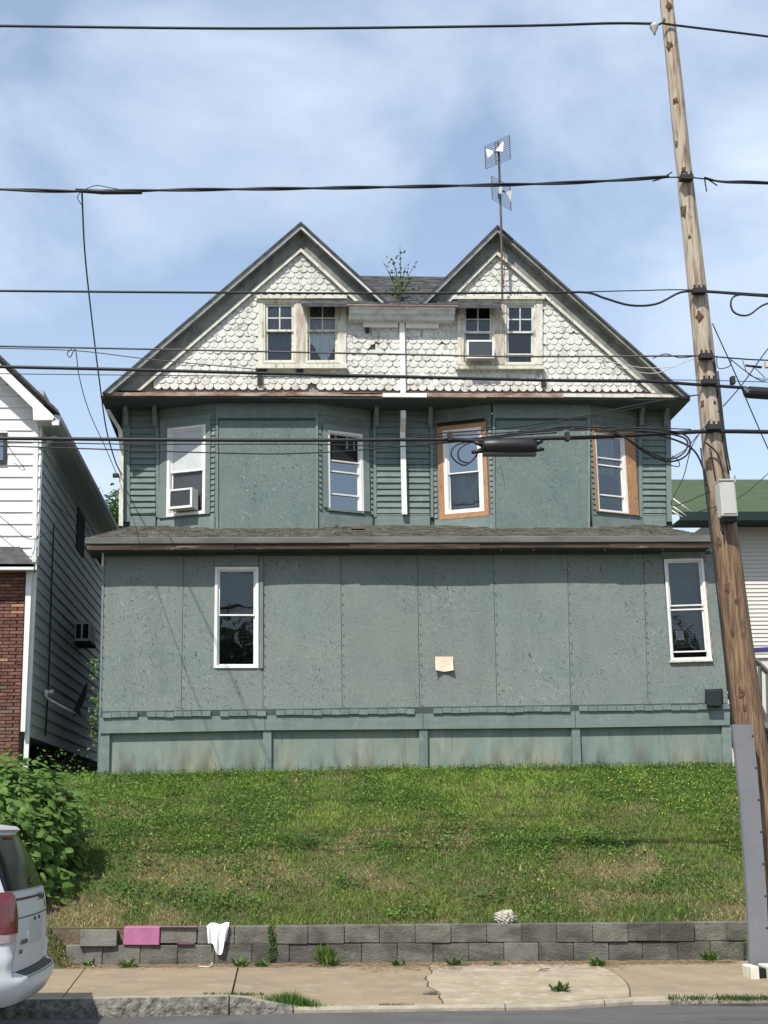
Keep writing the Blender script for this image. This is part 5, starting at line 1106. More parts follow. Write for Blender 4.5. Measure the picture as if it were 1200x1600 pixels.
# right of the pole
cable([(1113, 505), (1138, 560), (1158, 605), (1195, 690), (1260, 830)], .008, 'long wire slanting down right from the pole side, upper one'); cable([(1240, 500), (1200, 545), (1160, 600), (1130, 635)], .008, 'long wire slanting down left to the pole side')
cable([(1128, 635), (1085, 690), (1068, 745), (1050, 790), (1110, 768)], .006, 'thin wire hanging from the pole to the green roof')
cable([(1250, 690), (1200, 740), (1150, 780), (1090, 800)], .006, 'thin wire crossing the green roof behind the grey box')
cable([(1120, 556), (1122, 575), (1140, 572), (1142, 560)], .006, 'small round wire loop on the right of the pole at the terminal'); cable([(1140, 560), (1165, 580), (1190, 595), (1205, 588)], .006, 'tangled terminal wire right of the pole')
cable([(1160, 563), (1170, 585), (1195, 592), (1180, 575)], .005, 'second tangled terminal wire right of the pole')
t = thing('cable_terminal', P(1205, 575, PY-.12), 'yellowish terminal strip at the right edge beside tangled wires', 'cable terminal')
MB().box(P(1189, 570, PY).x, P(1225, 570, PY).x, PY-.16, PY-.1, P(1195, 580, PY).z, P(1195, 571, PY).z).build('strip', M['white_old'], t); pipe([P(1165, 571, PY-.13), P(1190, 574, PY-.13)], .016, 'sleeve', M['cable'], t)
t = thing('splice_closure', P(1200, 622, PY-.12), 'black cylindrical splice closure at the right edge of the frame', 'splice closure', 'splice closures')
b = MB(); b.tube([P(1162, 606, PY-.12), P(1168, 613, PY-.12), P(1170, 613, PY-.12), P(1260, 619, PY-.12), P(1268, 619, PY-.12)], [.03, .065, .075, .075, .04], 12); b.build('body', M['black'], t, smooth=False)
MB().box(P(1137, 604, PY).x, P(1143, 604, PY).x, PY-.16, PY-.08, P(1140, 605, PY).z, P(1140, 594, PY).z).build('clamp', M['iron'], t)
# the large closure in front of the right bay
t = thing('splice_closure', P(797, 713, PY-.12), 'large black splice closure hanging from the cable bundle in front of the right bay', 'splice closure', 'splice closures')
c0, c1 = P(752, 697, PY-.12), P(839, 697, PY-.12); n = 16; prof = [(0, .03), (.02, .065), (.05, .085), (.3, .098), (.5, .105), (.7, .102), (.9, .095), (.95, .085), (1, .05)]
vs_ = []
for s, r in prof:
    c = c0.lerp(c1, s)
    for k in range(n):
        a = 6.2832*k/n; zz = math.sin(a)*r*.95; zz = max(zz, -.088); vs_.append((c.x, c.y+math.cos(a)*r, c.z+zz))
b = MB(); b.add(vs_, [(i*n+k, i*n+(k+1) % n, (i+1)*n+(k+1) % n, (i+1)*n+k) for i in range(len(prof)-1) for k in range(n)]+[tuple(range(n)), tuple((len(prof)-1)*n+k for k in range(n))]); b.build('body', M['black'], t, smooth=True)
for (ua, va, ub_, vb_) in ((756, 696, 740, 690), (756, 703, 737, 707), (838, 692, 848, 689), (836, 702, 850, 702)): pipe([P(ua, va, PY-.14), P(ub_, vb_, PY-.14)], [.036, .02], 'cable_port', M['black'], t, 8)
b = MB(); zf0 = c0.z-.088; b.box(c0.x+.02, c1.x-.02, c0.y-.05, c0.y+.05, zf0-.03, zf0+.005); b.build('flange', M['black'], t)
for u in (701, 883): o = MB().box(P(u-3, 688, PY).x, P(u+3, 688, PY).x, PY-.16, PY-.08, P(u, 693, PY).z, P(u, 680, PY).z).build('cable_spacer', M['iron']); tag(o, 'black cable spacer clamp left of the big closure' if u < 800 else 'black cable spacer clamp right of the big closure', 'cable clamp')
# house drops at left: these run from the street cable back to the house
cable([(128, 300, PY-.12), (133, 400, 17.6), (146, 520, 19.6), (156, 600, 21), (166, 670, 22), (180, 720, 22.5), (192, 745, 22.7)], .011, 'black service drop running from the twisted cable to the left corner of the house', twist=0)
cable([(126, 300, PY-.12), (121, 309, PY-.12), (129, 322, PY)], .005, 'tiny wire loop under the splice of the twisted cable')
cable([(112, 545, PY-.1), (105, 552, PY-.1), (110, 558, PY-.1), (118, 547, PY-.12), (124, 590, 17), (140, 645, 19), (165, 700, 21), (184, 745, 22.6)], .006, 'thin grey drop wire with a small loop at its top near the left corner', M['cable_g'])
cable([(10, 694, 21.8), (40, 735, 22), (60, 765, 22.5), (100, 800, 23.5), (150, 835, 24)], .006, 'thin wire sagging across the side wall of the left neighbour')
cable([(-20, 790, 21.7), (10, 815, 21.7), (40, 840, 21.8), (60, 840, 22), (84, 824, 22.1)], .007, 'wire sagging to the top of the conduit on the left neighbour')
t = thing('service_bracket', P(182, 742, 22.7), 'small dark service bracket where wires reach the left corner of the house', 'bracket'); c = P(181, 743, 22.65); MB().box(c.x-.05, c.x+.05, c.y-.04, c.y+.04, c.z-.03, c.z+.03).build('box', M['iron'], t); pipe([c, P(192, 748, 22.75)], .012, 'arm', M['iron'], t)

# ------------------------------------------------------------------ minivan
van = thing('minivan', (-4.4, 11.75, -.02), 'white minivan parked at the kerb, only its rear end in view at the left edge', 'minivan')
VC, VW = 11.75, 1.0; vz0 = zsw(-2.5)-.155
RX0 = P(91, 1500, 12.45).x      # rearmost point of the bumper
zk = [0.28, .34, .42, .48, .53, .56, .62, .70, .78, .95, 1.05, 1.12, 1.20, 1.35, 1.50, 1.60, 1.66, 1.70]
xk = [-.22, -.06, -.01, .0, -.005, -.10, -.105, -.095, -.085, -.09, -.10, -.11, -.145, -.21, -.29, -.35, -.41, -.62]
wk = [.90, .95, .985, 1.0, 1.0, 1.0, 1.0, 1.0, 1.0, .995, .99, .985, .97, .93, .885, .84, .80, .70]
def vx(z): return float(np.interp(z, zk, xk))
def vw_(z): return float(np.interp(z, zk, wk))
def rear(y, z, off=0):   # y in -1..1
    c = .07*abs(y)**2+.26*max(0, abs(y)-.70)**2/.09*1.0
    fl_ = .085*min(1, max(0, (abs(y)-.76)/.06))*(1 if .55 < z < .70 else max(0, 1-(z-.70)/.07) if z >= .70 else 0)
    return Vector((RX0+.0+vx(z)-c+off+fl_, VC+y*vw_(z)*VW, vz0+z))
ny = 49; ysn = [-math.cos(math.pi*i/(ny-1)) for i in range(ny)]
ysn = [-1+2*i/(ny-1) for i in range(ny)]
def outline(z):
    pts = [rear(y, z) for y in ysn]; xf = RX0-4.9+.5*max(0, z-.9); wd = vw_(z)*VW
    for k in range(1, 12): pts.append(Vector((lerp(pts[ny-1].x, xf, k/12), VC+wd, vz0+z)))
    for k in range(0, 9): y = 1-2*k/8; pts.append(Vector((xf-.25*(1-y*y), VC+y*wd, vz0+z)))
    for k in range(1, 12): pts.append(Vector((lerp(xf, pts[0].x, k/12), VC-wd, vz0+z)))
    return pts
ol = [outline(z) for z in zk]; n = len(ol[0]); b = MB(); b.add([p for o_ in ol for p in o_], [(i*n+k, i*n+(k+1) % n, (i+1)*n+(k+1) % n, (i+1)*n+k) for i in range(len(zk)-1) for k in range(n)]+[tuple(range(n)), tuple((len(zk)-1)*n+k for k in range(n))])
bd = b.build('body', M['paint_w'], van, smooth=True)
def patch(nm, y0f, y1f, z0, z1, off, m, ny_=14, nz_=10, thick=.01, parent=van, yl=None):
    mb = MB(); vs_ = []
    for s in (0, 1):
        for j in range(nz_+1):
            z = lerp(z0, z1, j/nz_); a, c = (y0f(z), y1f(z)) if callable(y0f) else (y0f, y1f)
            for i in range(ny_+1): vs_.append(rear(lerp(a, c, i/ny_), z, off-s*thick))
    N1 = ny_+1; T = N1*(nz_+1); fs = [(j*N1+i, j*N1+i+1, (j+1)*N1+i+1, (j+1)*N1+i) for j in range(nz_) for i in range(ny_)]
    ed = [i for i in range(N1)]+[j*N1+ny_ for j in range(1, nz_+1)]+[nz_*N1+i for i in range(ny_-1, -1, -1)]+[j*N1 for j in range(nz_-1, 0, -1)]
    fs += [(ed[k], ed[(k+1) % len(ed)], ed[(k+1) % len(ed)]+T, ed[k]+T) for k in range(len(ed))]
    mb.add(vs_, fs); o = mb.build(nm, m, parent, smooth=True); bm_ = bmesh.new(); bm_.from_mesh(o.data); [setattr(e, 'smooth', e.calc_face_angle(0) < .7) for e in bm_.edges]; bm_.to_mesh(o.data); bm_.free(); return o
tg = patch('tailgate', -.70, .74, .565, 1.15, .012, M['paint_w'], thick=.02, nz_=8); tg.data.polygons.foreach_set('use_smooth', [True]*len(tg.data.polygons))
patch('rear_window', lambda z: -.80-.10*(z > 5), lambda z: .80, 1.165, 1.585, .014, M['car_glass'])
patch('tail_lamp', lambda z: -.985, lambda z: -.70-.05*max(0, (z-1.0))*4, .855, 1.16, .022, M['tail'], 12, 12, .03); patch('tail_lamp', .77, .985, .855, 1.16, .022, M['tail'], 8, 8, .03)
patch('reverse_lamp', -.985, -.73, .79, .85, .020, M['lamp_clear'], 6, 4, .03); patch('reverse_lamp', .77, .985, .755, .85, .020, M['lamp_clear'], 6, 4, .03)
patch('bumper_step', -.62, .80, .525, .562, .006, M['black'], 14, 3, .012)
patch('lower_valance', -.85, .85, .285, .32, .02, M['black'], 14, 2, .05)
patch('tailgate_seam', -.70, .735, .955, .962, .016, M['black'], 14, 1, .01); patch('licence_recess', -.30, .30, .74, .93, .0135, M['boxgrey'], 6, 4, .006)
patch('pinstripe', -.69, .12, 1.088, 1.106, .0145, M['maroon'], 14, 1, .004)
for yy in (-.14, .06): patch('plate_lamp', yy, yy+.05, .915, .94, .02, M['black'], 2, 2, .01)
b = MB(); zz = vz0+1.60; vs_ = []
for z, xo_ in ((1.585, -.38), (1.625, -.33), (1.655, -.36), (1.675, -.55)):
    for i in range(13): y = -.86+1.72*i/12; vs_.append((RX0+xo_-.05*y*y, VC+y*.84, vz0+z))
b.add(vs_, [(j*13+i, j*13+i+1, (j+1)*13+i+1, (j+1)*13+i) for j in range(3) for i in range(12)]+[tuple(range(12, -1, -1))+tuple([39])+tuple(range(40, 52)), ]); b.build('spoiler', M['paint_w'], van, recalc=False)
b = MB(); p = rear(-.05, 1.585, .05); b.box(p.x-.02, p.x+.0, VC-.2, VC+.2, vz0+1.567, vz0+1.585); b.build('high_brake_lamp', M['tail'], van)
b = MB(); b.tube([rear(-.1, 1.2, .02), rear(.0, 1.24, .03), rear(.45, 1.26, .03)], .008, 5); b.build('wiper', M['black'], van)
def text_part(s, size, y, z, m, parent):
    cu = bpy.data.curves.new('t', 'FONT'); cu.body = s; cu.size = size; cu.extrude = .004; cu.align_x = 'LEFT'; to = bpy.data.objects.new('t', cu); COL.objects.link(to)
    dg = bpy.context.evaluated_depsgraph_get(); me = bpy.data.meshes.new_from_object(to.evaluated_get(dg)); bpy.data.objects.remove(to)
    me.materials.clear(); me.materials.append(m)
    V = [v.co.copy() for v in me.vertices]; org = rear(y, z)
    for v, c in zip(me.vertices, V):
        q_ = rear(y+c.x, z+c.y, .022+c.z); v.co = q_-org
    return link('lettering', me, org, parent)
text_part('GRAND', .052, -.60, .76, M['chrome'], van); text_part('SXT', .045, -.60, .69, M['chrome'], van)
for k in range(16):
    y_ = .10+.42*k/16; z_ = 1.065+random.uniform(-.012, .02); patch('dealer_decal', y_, y_+random.uniform(.008, .02), z_, z_+random.uniform(.015, .045), .016, M['black'], 1, 1, .003)
patch('decal_mark', .50, .53, .985, 1.04, .016, M['black'], 1, 2, .003)
for x_, y_ in ((RX0-1.0, -.86), (RX0-1.0, .86), (RX0-3.95, -.86), (RX0-3.95, .86)):
    c = Vector((x_, VC+y_, vz0+.33)); b = MB(); b.tube([c+Vector((0, -.11, 0)), c+Vector((0, -.09, 0)), c+Vector((0, .09, 0)), c+Vector((0, .11, 0))], [.30, .33, .33, .30], 24); w_ = b.build('wheel', M['tyre'], van)
    b = MB(); s = -1 if y_ < 0 else 1; b.tube([c+Vector((0, s*.10, 0)), c+Vector((0, s*.122, 0))], [.21, .19], 16); b.build('rim', M['steel'], w_)
b = MB(); b.box(RX0-4.5, RX0-.35, VC-.8, VC+.8, vz0+.2, vz0+.34); b.build('underbody', M['black'], van)
for s in (-1, 1): b = MB(); b.hexa([(RX0-3.6, VC+s*.99, vz0+1.12), (RX0-.75, VC+s*.99, vz0+1.12), (RX0-.95, VC+s*.885, vz0+1.52), (RX0-3.2, VC+s*.885, vz0+1.52)], [(RX0-3.6, VC+s*.96, vz0+1.12), (RX0-.75, VC+s*.96, vz0+1.12), (RX0-.95, VC+s*.86, vz0+1.52), (RX0-3.2, VC+s*.86, vz0+1.52)]); b.build('side_window', M['car_glass'], van)

# ------------------------------------------------------------------ vegetation
def mesh_np(name, V, F, m, tint=None, parent=None, label=None, cat=None, kind='stuff'):
    """V (n,3) F (k,3) triangles"""
    me = bpy.data.meshes.new(name); me.vertices.add(len(V)); me.vertices.foreach_set('co', V.astype(np.float32).ravel())
    me.loops.add(F.size); me.loops.foreach_set('vertex_index', F.astype(np.int32).ravel()); me.polygons.add(len(F))
    me.polygons.foreach_set('loop_start', np.arange(0, F.size, 3, dtype=np.int32)); me.polygons.foreach_set('loop_total', np.full(len(F), 3, dtype=np.int32))
    me.update(calc_edges=True); me.materials.append(m)
    if tint is not None:
        a = me.attributes.new('tint', 'FLOAT_COLOR', 'POINT'); a.data.foreach_set('color', np.concatenate([tint, np.ones((len(tint), 1))], 1).astype(np.float32).ravel())
    o = link(name, me, Vector((0, 0, 0)), parent)
    if kind: o['kind'] = kind
    return tag(o, label, cat)
def blades(X, Y, Z, H, Wd, lean, tint):
    n = len(X); ang = rng.random(n)*6.283; la = rng.random(n)*6.283; dx, dy = np.cos(ang)*Wd, np.sin(ang)*Wd; lx, ly = np.cos(la)*lean*H, np.sin(la)*lean*H
    V = np.empty((n, 5, 3)); V[:, 0] = np.stack([X-dx, Y-dy, Z], 1); V[:, 1] = np.stack([X+dx, Y+dy, Z], 1)
    V[:, 2] = np.stack([X-dx*.7+lx*.35, Y-dy*.7+ly*.35, Z+H*.6], 1); V[:, 3] = np.stack([X+dx*.7+lx*.35, Y+dy*.7+ly*.35, Z+H*.6], 1)
    V[:, 4] = np.stack([X+lx, Y+ly, Z+H*(1-.3*lean)], 1)
    f = np.array([[0, 1, 3], [0, 3, 2], [2, 3, 4]]); F = (np.arange(n)[:, None, None]*5+f[None]).reshape(-1, 3)
    return V.reshape(-1, 3), F, np.repeat(tint, 5, 0)
NB = 330000
X = rng.uniform(-5.6, 10.5, NB); Y = 16.36+(21.62-16.36)*rng.random(NB)**.9
keep = ~((X < -2.9) & (Y > 19)) | (rng.random(NB) < .5); X, Y = X[keep], Y[keep]; NB = len(X)
Z = zland(X, Y)-.01; t = (Y-16.4)/5.1
dry = vnoise(X, Y, .9, 3)*.55+vnoise(X, Y, 2.6, 4)*.45; dry = np.clip((dry-.39-.27*t)*4.2, 0, 1)
clump = vnoise(X, Y, 3.2, 5)*.6+vnoise(X, Y, 8, 6)*.4
green = np.array([.165, .232, .045])*(.55+.85*clump[:, None])*(.92+.80*t[:, None]**2)
green2 = np.array([.085, .17, .034]); mixg = (vnoise(X, Y, 1.2, 8)[:, None] > .55)*.5
green = green*(1-mixg)+green2*mixg*1.2
straw = np.array([.40, .315, .15])
rnd_ = rng.random((NB, 1)); isdry = (rng.random(NB) < dry*.80+.05)[:, None]
tint = np.where(isdry, straw*(.6+.7*rnd_), green*(.7+.6*rnd_))
H = (.03+.065*rng.random(NB))*(.55+.9*clump)*(1-.35*dry); near = np.exp(-((Y-16.42)/.35)**2); H = H*(1+.5*near)+.09*(rng.random(NB) < .012)
V, F, T = blades(X, Y, Z, H, .0022+.0038*rng.random(NB), .3+.8*rng.random(NB), tint)
mesh_np('grass', V, F, M['grass'], T, label='short green grass with dry straw patches covering the slope below the house', cat='grass')
n = 9000; Xb = rng.uniform(-5.5, -2.15, n); Yb = rng.uniform(15.85, 16.4, n); Zb = zbank(Xb, Yb)-.01; Vb, Fb, Tb = blades(Xb, Yb, Zb, .02+.06*rng.random(n), .004+.003*rng.random(n), .4+.8*rng.random(n), np.where(rng.random((n, 1)) < .5, straw*.8, np.array([.09, .13, .03]))*(.6+.7*rng.random((n, 1))))
mesh_np('bank_grass', Vb, Fb, M['grass'], Tb, label='dry grass spilling to the pavement past the left end of the wall', cat='grass')
# broad low leaves (clover, plantain) mainly near the top and in clumps
NW = 110000; X = rng.uniform(-5.2, 10, NW); Y = rng.uniform(16.5, 21.6, NW); t = (Y-16.4)/5.1; 
dn = vnoise(X, Y, 1.1, 11)*.6+vnoise(X, Y, 3, 12)*.4+.30*t-.13*(1-t); k = rng.random(NW) < np.clip((dn-.50)*5, .03, 1); X, Y, t = X[k], Y[k], t[k]; n = len(X)
Z = zland(X, Y)+.02+.07*rng.random(n); s = .008+.017*rng.random(n); a = rng.random(n)*6.283; tl = rng.normal(0, .35, (n, 2))
V = np.empty((n, 4, 3)); ca, sa = np.cos(a), np.sin(a)
for i, (p, q_) in enumerate(((-1, 0), (0, .7), (1, 0), (0, -.7))):
    lx = (p*ca-q_*sa)*s; ly = (p*sa+q_*ca)*s; V[:, i] = np.stack([X+lx, Y+ly, Z+lx*tl[:, 0]+ly*tl[:, 1]+(.25*s if i in (1, 3) else 0)], 1)
F = (np.arange(n)[:, None, None]*4+np.array([[0, 1, 2], [0, 2, 3]])[None]).reshape(-1, 3)
tint = np.array([.15, .27, .055])*(.55+.75*rng.random((n, 1))); mesh_np('clover', V.reshape(-1, 3), F, M['grass'], np.repeat(tint, 4, 0), label='broad leaved clover and weeds in the grass of the slope', cat='weeds')
cl_ = MB()
for cx_, cy_ in ((-1.15, 17.1), (-.75, 16.85), (-1.6, 18.0), (-.2, 17.3), (-1.9, 17.2), (.9, 17.4), (2.6, 17.0), (-1.4, 19.3), (.4, 18.6), (4.6, 17.2), (-2.2, 18.7), (3.6, 18.3)):
    for k in range(random.randint(90, 200)):
        x_ = cx_+random.gauss(0, .20); y_ = cy_+random.gauss(0, .13); leaf_quad(cl_, Vector((x_, y_, float(zland(x_, y_))+random.uniform(.03, .17))), random.uniform(.025, .06), rv3()*.5+Vector((0, -.3, 1)), random.uniform(0, 6))
tag(cl_.build('bank_weeds', M['leaf'], recalc=False), 'darker leafy weed clumps scattered on the lower part of the bank', 'weeds', kind='stuff')
# yellow flowers
nf = 190; X = np.concatenate([rng.uniform(5.0, 7.6, 120), rng.uniform(-2, 7, 50), rng.normal(-1.5, .3, 20)]); Y = np.concatenate([rng.uniform(19.3, 21.3, 120), rng.uniform(17, 21, 40), rng.uniform(16.5, 18.2, 30)]); mb = MB()
for x, y in zip(X, Y):
    c = Vector((x, y, float(zland(x, y))+random.uniform(.07, .12))); r = random.uniform(.007, .013)
    mb.add([c+Vector((r*math.cos(a_), r*math.sin(a_), 0)) for a_ in (0, 1.05, 2.1, 3.14, 4.19, 5.24)]+[c+Vector((0, 0, r*.9)), c-Vector((0, 0, r*.5))], [(i, (i+1) % 6, 6) for i in range(6)]+[((i+1) % 6, i, 7) for i in range(6)])
M['yellow'] = mat('yellow_petals', (.75, .58, .05), .8); tag(mb.build('yellow_flowers', M['yellow'], org=Vector((0, 0, 0)), recalc=False), 'tiny yellow wildflowers dotted over the grass slope', 'flowers', kind='stuff')
# tall grass stalks along the house wall
n = 2600; X = rng.uniform(-2.7, 7.3, n); cl = vnoise(X, X*0, 2.2, 9); k = rng.random(n) < np.clip((cl-.28)*2.2, .06, 1); X = X[k]; n = len(X); Y = rng.uniform(21.35, 21.57, n); Z = zland(X, Y); V, F, T = blades(X, Y, Z, rng.uniform(.05, .13, n)+.16*rng.random(n)**5, np.full(n, .0035), rng.random(n)*.6, np.array([.09, .125, .04])*(.6+.9*rng.random((n, 1))))
mesh_np('tall_grass', V, F, M['grass'], T, label='taller grass stalks at the foot of the stained basement wall', cat='grass')
# weeds growing out of joints
def weed(u, v, size, label, n=26, spread=1.0, yoff=0, flat_=.5, Yf=None, narrow=.28, name='weed'):
    p = PG(u, v+7) if Yf is None else P(u, v, Yf); V = []; mb = MB()
    for k in range(n):
        a = random.uniform(0, 6.283); el = random.uniform(.15, 1.3)*(1.2-flat_); L_ = size*random.uniform(.5, 1); base = p+Vector((random.gauss(0, size*.22*spread), random.gauss(0, size*.07), .0)); d_ = Vector((math.cos(a)*math.cos(el), math.sin(a)*math.cos(el)*.6, math.sin(el)+.15)).normalized(); s_ = d_.cross(Vector((0, 0, 1))).normalized()*L_*narrow; m1 = base+d_*L_*.5+Vector((0, 0, L_*.12)); tip = base+d_*L_
        mb.add([base, m1-s_*.5, m1+s_*.5, tip], [(0, 1, 3), (0, 3, 2)])
    return tag(mb.build(name, M['leaf'], recalc=False), label, 'weed', 'weeds along the wall and pavement')
weed(511, 1503, .26, 'tall leafy weed against the block wall, tallest one left of centre', 60, .55, flat_=-.1)
for u, v, s_, lab in ((200, 1506, .17, 'weed in front of the pink block at the wall foot'), (376, 1504, .15, 'small bright weed right of the white cloth at the wall foot'), (410, 1504, .12, 'low weed beside the vine covered wall crack'), (622, 1503, .11, 'small flat weed at the wall foot near the middle'), (712, 1503, .15, 'spiky weed at the wall foot left of the pale slab'), (776, 1502, .08, 'tiny weed at the wall foot above the pale slab'), (932, 1503, .16, 'low weed patch where the curved slab joint meets the wall'), (1113, 1496, .18, 'leafy weed at the wall foot left of the utility pole'), (877, 1543, .13, 'weed tuft growing in the middle of the pale slab'), (140, 1504, .12, 'sparse weed at the left end of the wall')):
    weed(u, v, s_, lab, 30, 1.1)
for i, (u, lab) in enumerate(((448, 'large bright grass tuft on the pavement edge at the dropped kerb'),)):
    p = PG(u+10, 1570); n = 900; X = rng.normal(p.x, .13, n); Y = rng.normal(p.y, .04, n); Z = np.array([zwalk(a_, b_) for a_, b_ in zip(X, Y)]); Hh = np.clip(.11-np.abs(X-p.x)*.25, .02, 1)*(.5+rng.random(n)); V, F, T = blades(X, Y, Z, Hh, np.full(n, .003), .2+rng.random(n)*.7, np.array([.10, .19, .035])*(.5+.8*rng.random((n, 1))))
    mesh_np('grass_tuft', V, F, M['grass'], T, label=lab, cat='grass')
def strip_grass(u0, u1, v, n, label, hmax=.06, sp=.03, col=(.08, .13, .03), vf=None):
    us = rng.uniform(u0, u1, n); ps = [PG(u_, v if vf is None else vf(u_)) for u_ in us]; X = np.array([p.x for p in ps]); Y = np.array([p.y for p in ps])+rng.normal(0, sp, n); Z = np.array([zwalk(a_, b_) for a_, b_ in zip(X, Y)]); cl = vnoise(X, Y, 7, 20); k = rng.random(n) < cl; X, Y, Z = X[k], Y[k], Z[k]; n = len(X)
    V, F, T = blades(X, Y, Z, rng.uniform(.015, hmax, n), np.full(n, .0035), .3+rng.random(n)*.9, np.array(col)*(.5+.9*rng.random((n, 1)))); mesh_np('grass_strip', V, F, M['grass'], T, label=label, cat='grass')
strip_grass(1045, 1300, 1562, 2600, 'strip of creeping green weeds along the kerb at right', .07, .05)
strip_grass(312, 412, 1555, 500, 'thin grass in the joint behind the granite kerb', .05, .015)
strip_grass(592, 650, 1571, 160, 'sparse dry grass at the kerb joint in the middle', .03, .02, (.14, .11, .05))
strip_grass(100, 1160, 1507, 2600, 'dead grass and debris along the foot of the block wall', .025, .035, (.20, .14, .07), vf=lambda u_: 1509-(u_-130)*.0085)
# straw litter along the wall foot
mb = MB()
for k in range(3800):
    u_ = random.uniform(100, 1150); p = PG(u_, 1510-(u_-130)*.0085+abs(random.gauss(0, 2.6))*(2.0 if 560 < u_ < 720 or 920 < u_ < 980 else 1.0)); a_ = random.gauss(0, .8); L_ = random.uniform(.01, .05); d_ = Vector((math.cos(a_), math.sin(a_)*.6, 0))*L_; w2 = Vector((-math.sin(a_), math.cos(a_), 0))*.004
    z_ = Vector((0, 0, .006+random.random()*.012)); mb.add([p-d_-w2+z_, p+d_-w2+z_, p+d_+w2+z_*1.3, p-d_+w2+z_], [(0, 1, 2, 3)])
tag(mb.build('straw_litter', M['straw'], recalc=False), 'brown straw and leaf litter along the foot of the wall', 'litter', kind='stuff')
# vine in the crack of the wall
mb = MB()
for k in range(120): leaf_quad(mb, P(random.gauss(425, 3), random.uniform(1448, 1504), WY-.04)+rv3()*.008, random.uniform(.018, .04), Vector((random.gauss(0, .5), -1, random.gauss(.3, .5))), random.uniform(0, 6))
tag(mb.build('vine', M['leaf_dk'], recalc=False), 'small vine filling the vertical crack in the block wall', 'vine')
# bushy weed at the pole foot
mb = MB()
for k in range(420): p = PG(1178, 1500)+Vector((random.gauss(0, .10), random.gauss(-.1, .07), abs(random.gauss(.12, .10)))); leaf_quad(mb, p, random.uniform(.012, .03), rv3()+Vector((0, -1, 1)), random.uniform(0, 6))
tag(mb.build('weed_bush', M['leaf_dk'], recalc=False), 'fine leaved bushy weed at the foot of the grey guard strip', 'weed')
# knotweed shrub
sh = thing('knotweed_shrub', (-3.55, 17.9, 1.2), 'dense shrub of large heart shaped green leaves behind the white minivan', 'shrub')
def heart():
    pts = [(0, 0), (.32, .10), (.42, .36), (.30, .68), (0, 1.0), (-.30, .68), (-.42, .36), (-.32, .10)]; V = [(x, y, -.22*abs(x)-.18*y*y) for x, y in pts]+[(0, .5, .0)]
    F = [(8, i, (i+1) % 8) for i in range(8)]; return V, F
HV, HF = heart(); hm = bpy.data.meshes.new('leaf'); hm.from_pydata(HV, [], HF); hm.materials.append(M['leaf'])
cs = []; C0 = Vector((-3.80, 17.75, 1.40)); tries = 0
while len(cs) < 4200:
    a_ = random.uniform(math.pi*.78, math.pi*2.22); el = random.uniform(-.5, 1.45); dr = Vector((math.cos(a_)*math.cos(el), math.sin(a_)*math.cos(el), math.sin(el))); f = random.choice((1, 1, .92, .8, .65))+random.uniform(-.10, .08)+(.12 if random.random() < .05 else 0)
    nn = 1+.10*math.sin(a_*5+el*4)+.06*math.sin(a_*11)
    bx_ = (abs(dr.x)**3.2+abs(dr.y)**3.2+abs(dr.z)**3.2)**(-1/3.2); p = C0+Vector((dr.x*1.25, dr.y*1.22, dr.z*1.0))*f*nn*bx_
    if p.z < float(zland(p.x, p.y))+.02 or p.y < 16.25: continue
    cs.append((p, dr, f))
cs.sort(key=lambda c: (c[0].y)+(0 if c[2] > .9 else 2)-(.6 if c[0].x > -4.2 else -3))
rest = MB()
for i, (p, dr, f) in enumerate(cs):
    s_ = random.choice((random.uniform(.05, .09), random.uniform(.09, .14), random.uniform(.11, .165))); nrm = (Vector((0, -.25, 1))+dr*.55+rv3()*.42).normalized(); tipd = (Vector((dr.x, dr.y, -.35))+rv3()*.35); tipd = (tipd-nrm*tipd.dot(nrm)).normalized(); sx = tipd.cross(nrm)
    Mx = Matrix((sx*s_, tipd*s_, nrm*s_)).transposed()
    if i < 298:
        o = link('leaf', hm, p, sh); m4 = Mx.to_4x4(); m4.translation = p-ORG[sh.name]; o.matrix_local = m4
    else: rest.add([p+Mx @ Vector(v) for v in HV], HF)
rest.build('foliage', M['leaf'], sh, kind='stuff', recalc=False)
b = MB()
for k in range(34):
    p0 = Vector((C0.x+random.uniform(-1, 1), C0.y+random.uniform(-.9, .6), 0)); p0.z = float(zland(p0.x, p0.y)); p1 = p0+Vector((random.uniform(-.3, .5), random.uniform(-.4, .2), random.uniform(.3, .7))); b.tube([p0, p0.lerp(p1, .5)+Vector((0, 0, .1)), p1], .009, 5)
b.build('stems', M['stem'], sh, kind='stuff')
# plants at the dark gap between the houses
mb = MB()
for k in range(420):
    p = Vector((random.uniform(-4.3, -2.75), random.uniform(21.4, 23.5), 0)); p.z = float(zland(p.x, p.y))+random.random()**2*.45; leaf_quad(mb, p, random.uniform(.03, .08), rv3()+Vector((0, -.6, 1)), random.uniform(0, 6))
tag(mb.build('gap_weeds', M['leaf'], recalc=False), 'scattered leafy weeds in the dark gap between the two houses', 'weeds', kind='stuff')
mb = MB()
for k in range(130): u_, v_ = random.gauss(148, 4), random.choice((1040, 1125, 1150, 1100))+random.gauss(0, 8); leaf_quad(mb, P(u_, v_, 22.3)+rv3()*.03, random.uniform(.03, .07), rv3()+Vector((0, -1, 1)), random.uniform(0, 6))
tag(mb.build('climbing_vine', M['leaf'], recalc=False), 'straggly vine on the left corner of the green house near the dish', 'vine')
mb = MB()
for k in range(60): t_ = random.random(); leaf_quad(mb, P(lerp(166, 186, t_)+random.gauss(0, 2), lerp(783, 765, t_)+random.gauss(0, 3), 22.9)+rv3()*.02, random.uniform(.03, .06), rv3()+Vector((0, -1, 1)), random.uniform(0, 6))
mb.tube([P(163, 785, 22.9), P(178, 772, 22.9), P(187, 763, 22.8)], .006, 5)
tag(mb.build('vine_sprig', M['leaf_dk'], recalc=False), 'vine sprig hanging off the upper left corner of the green house', 'vine')
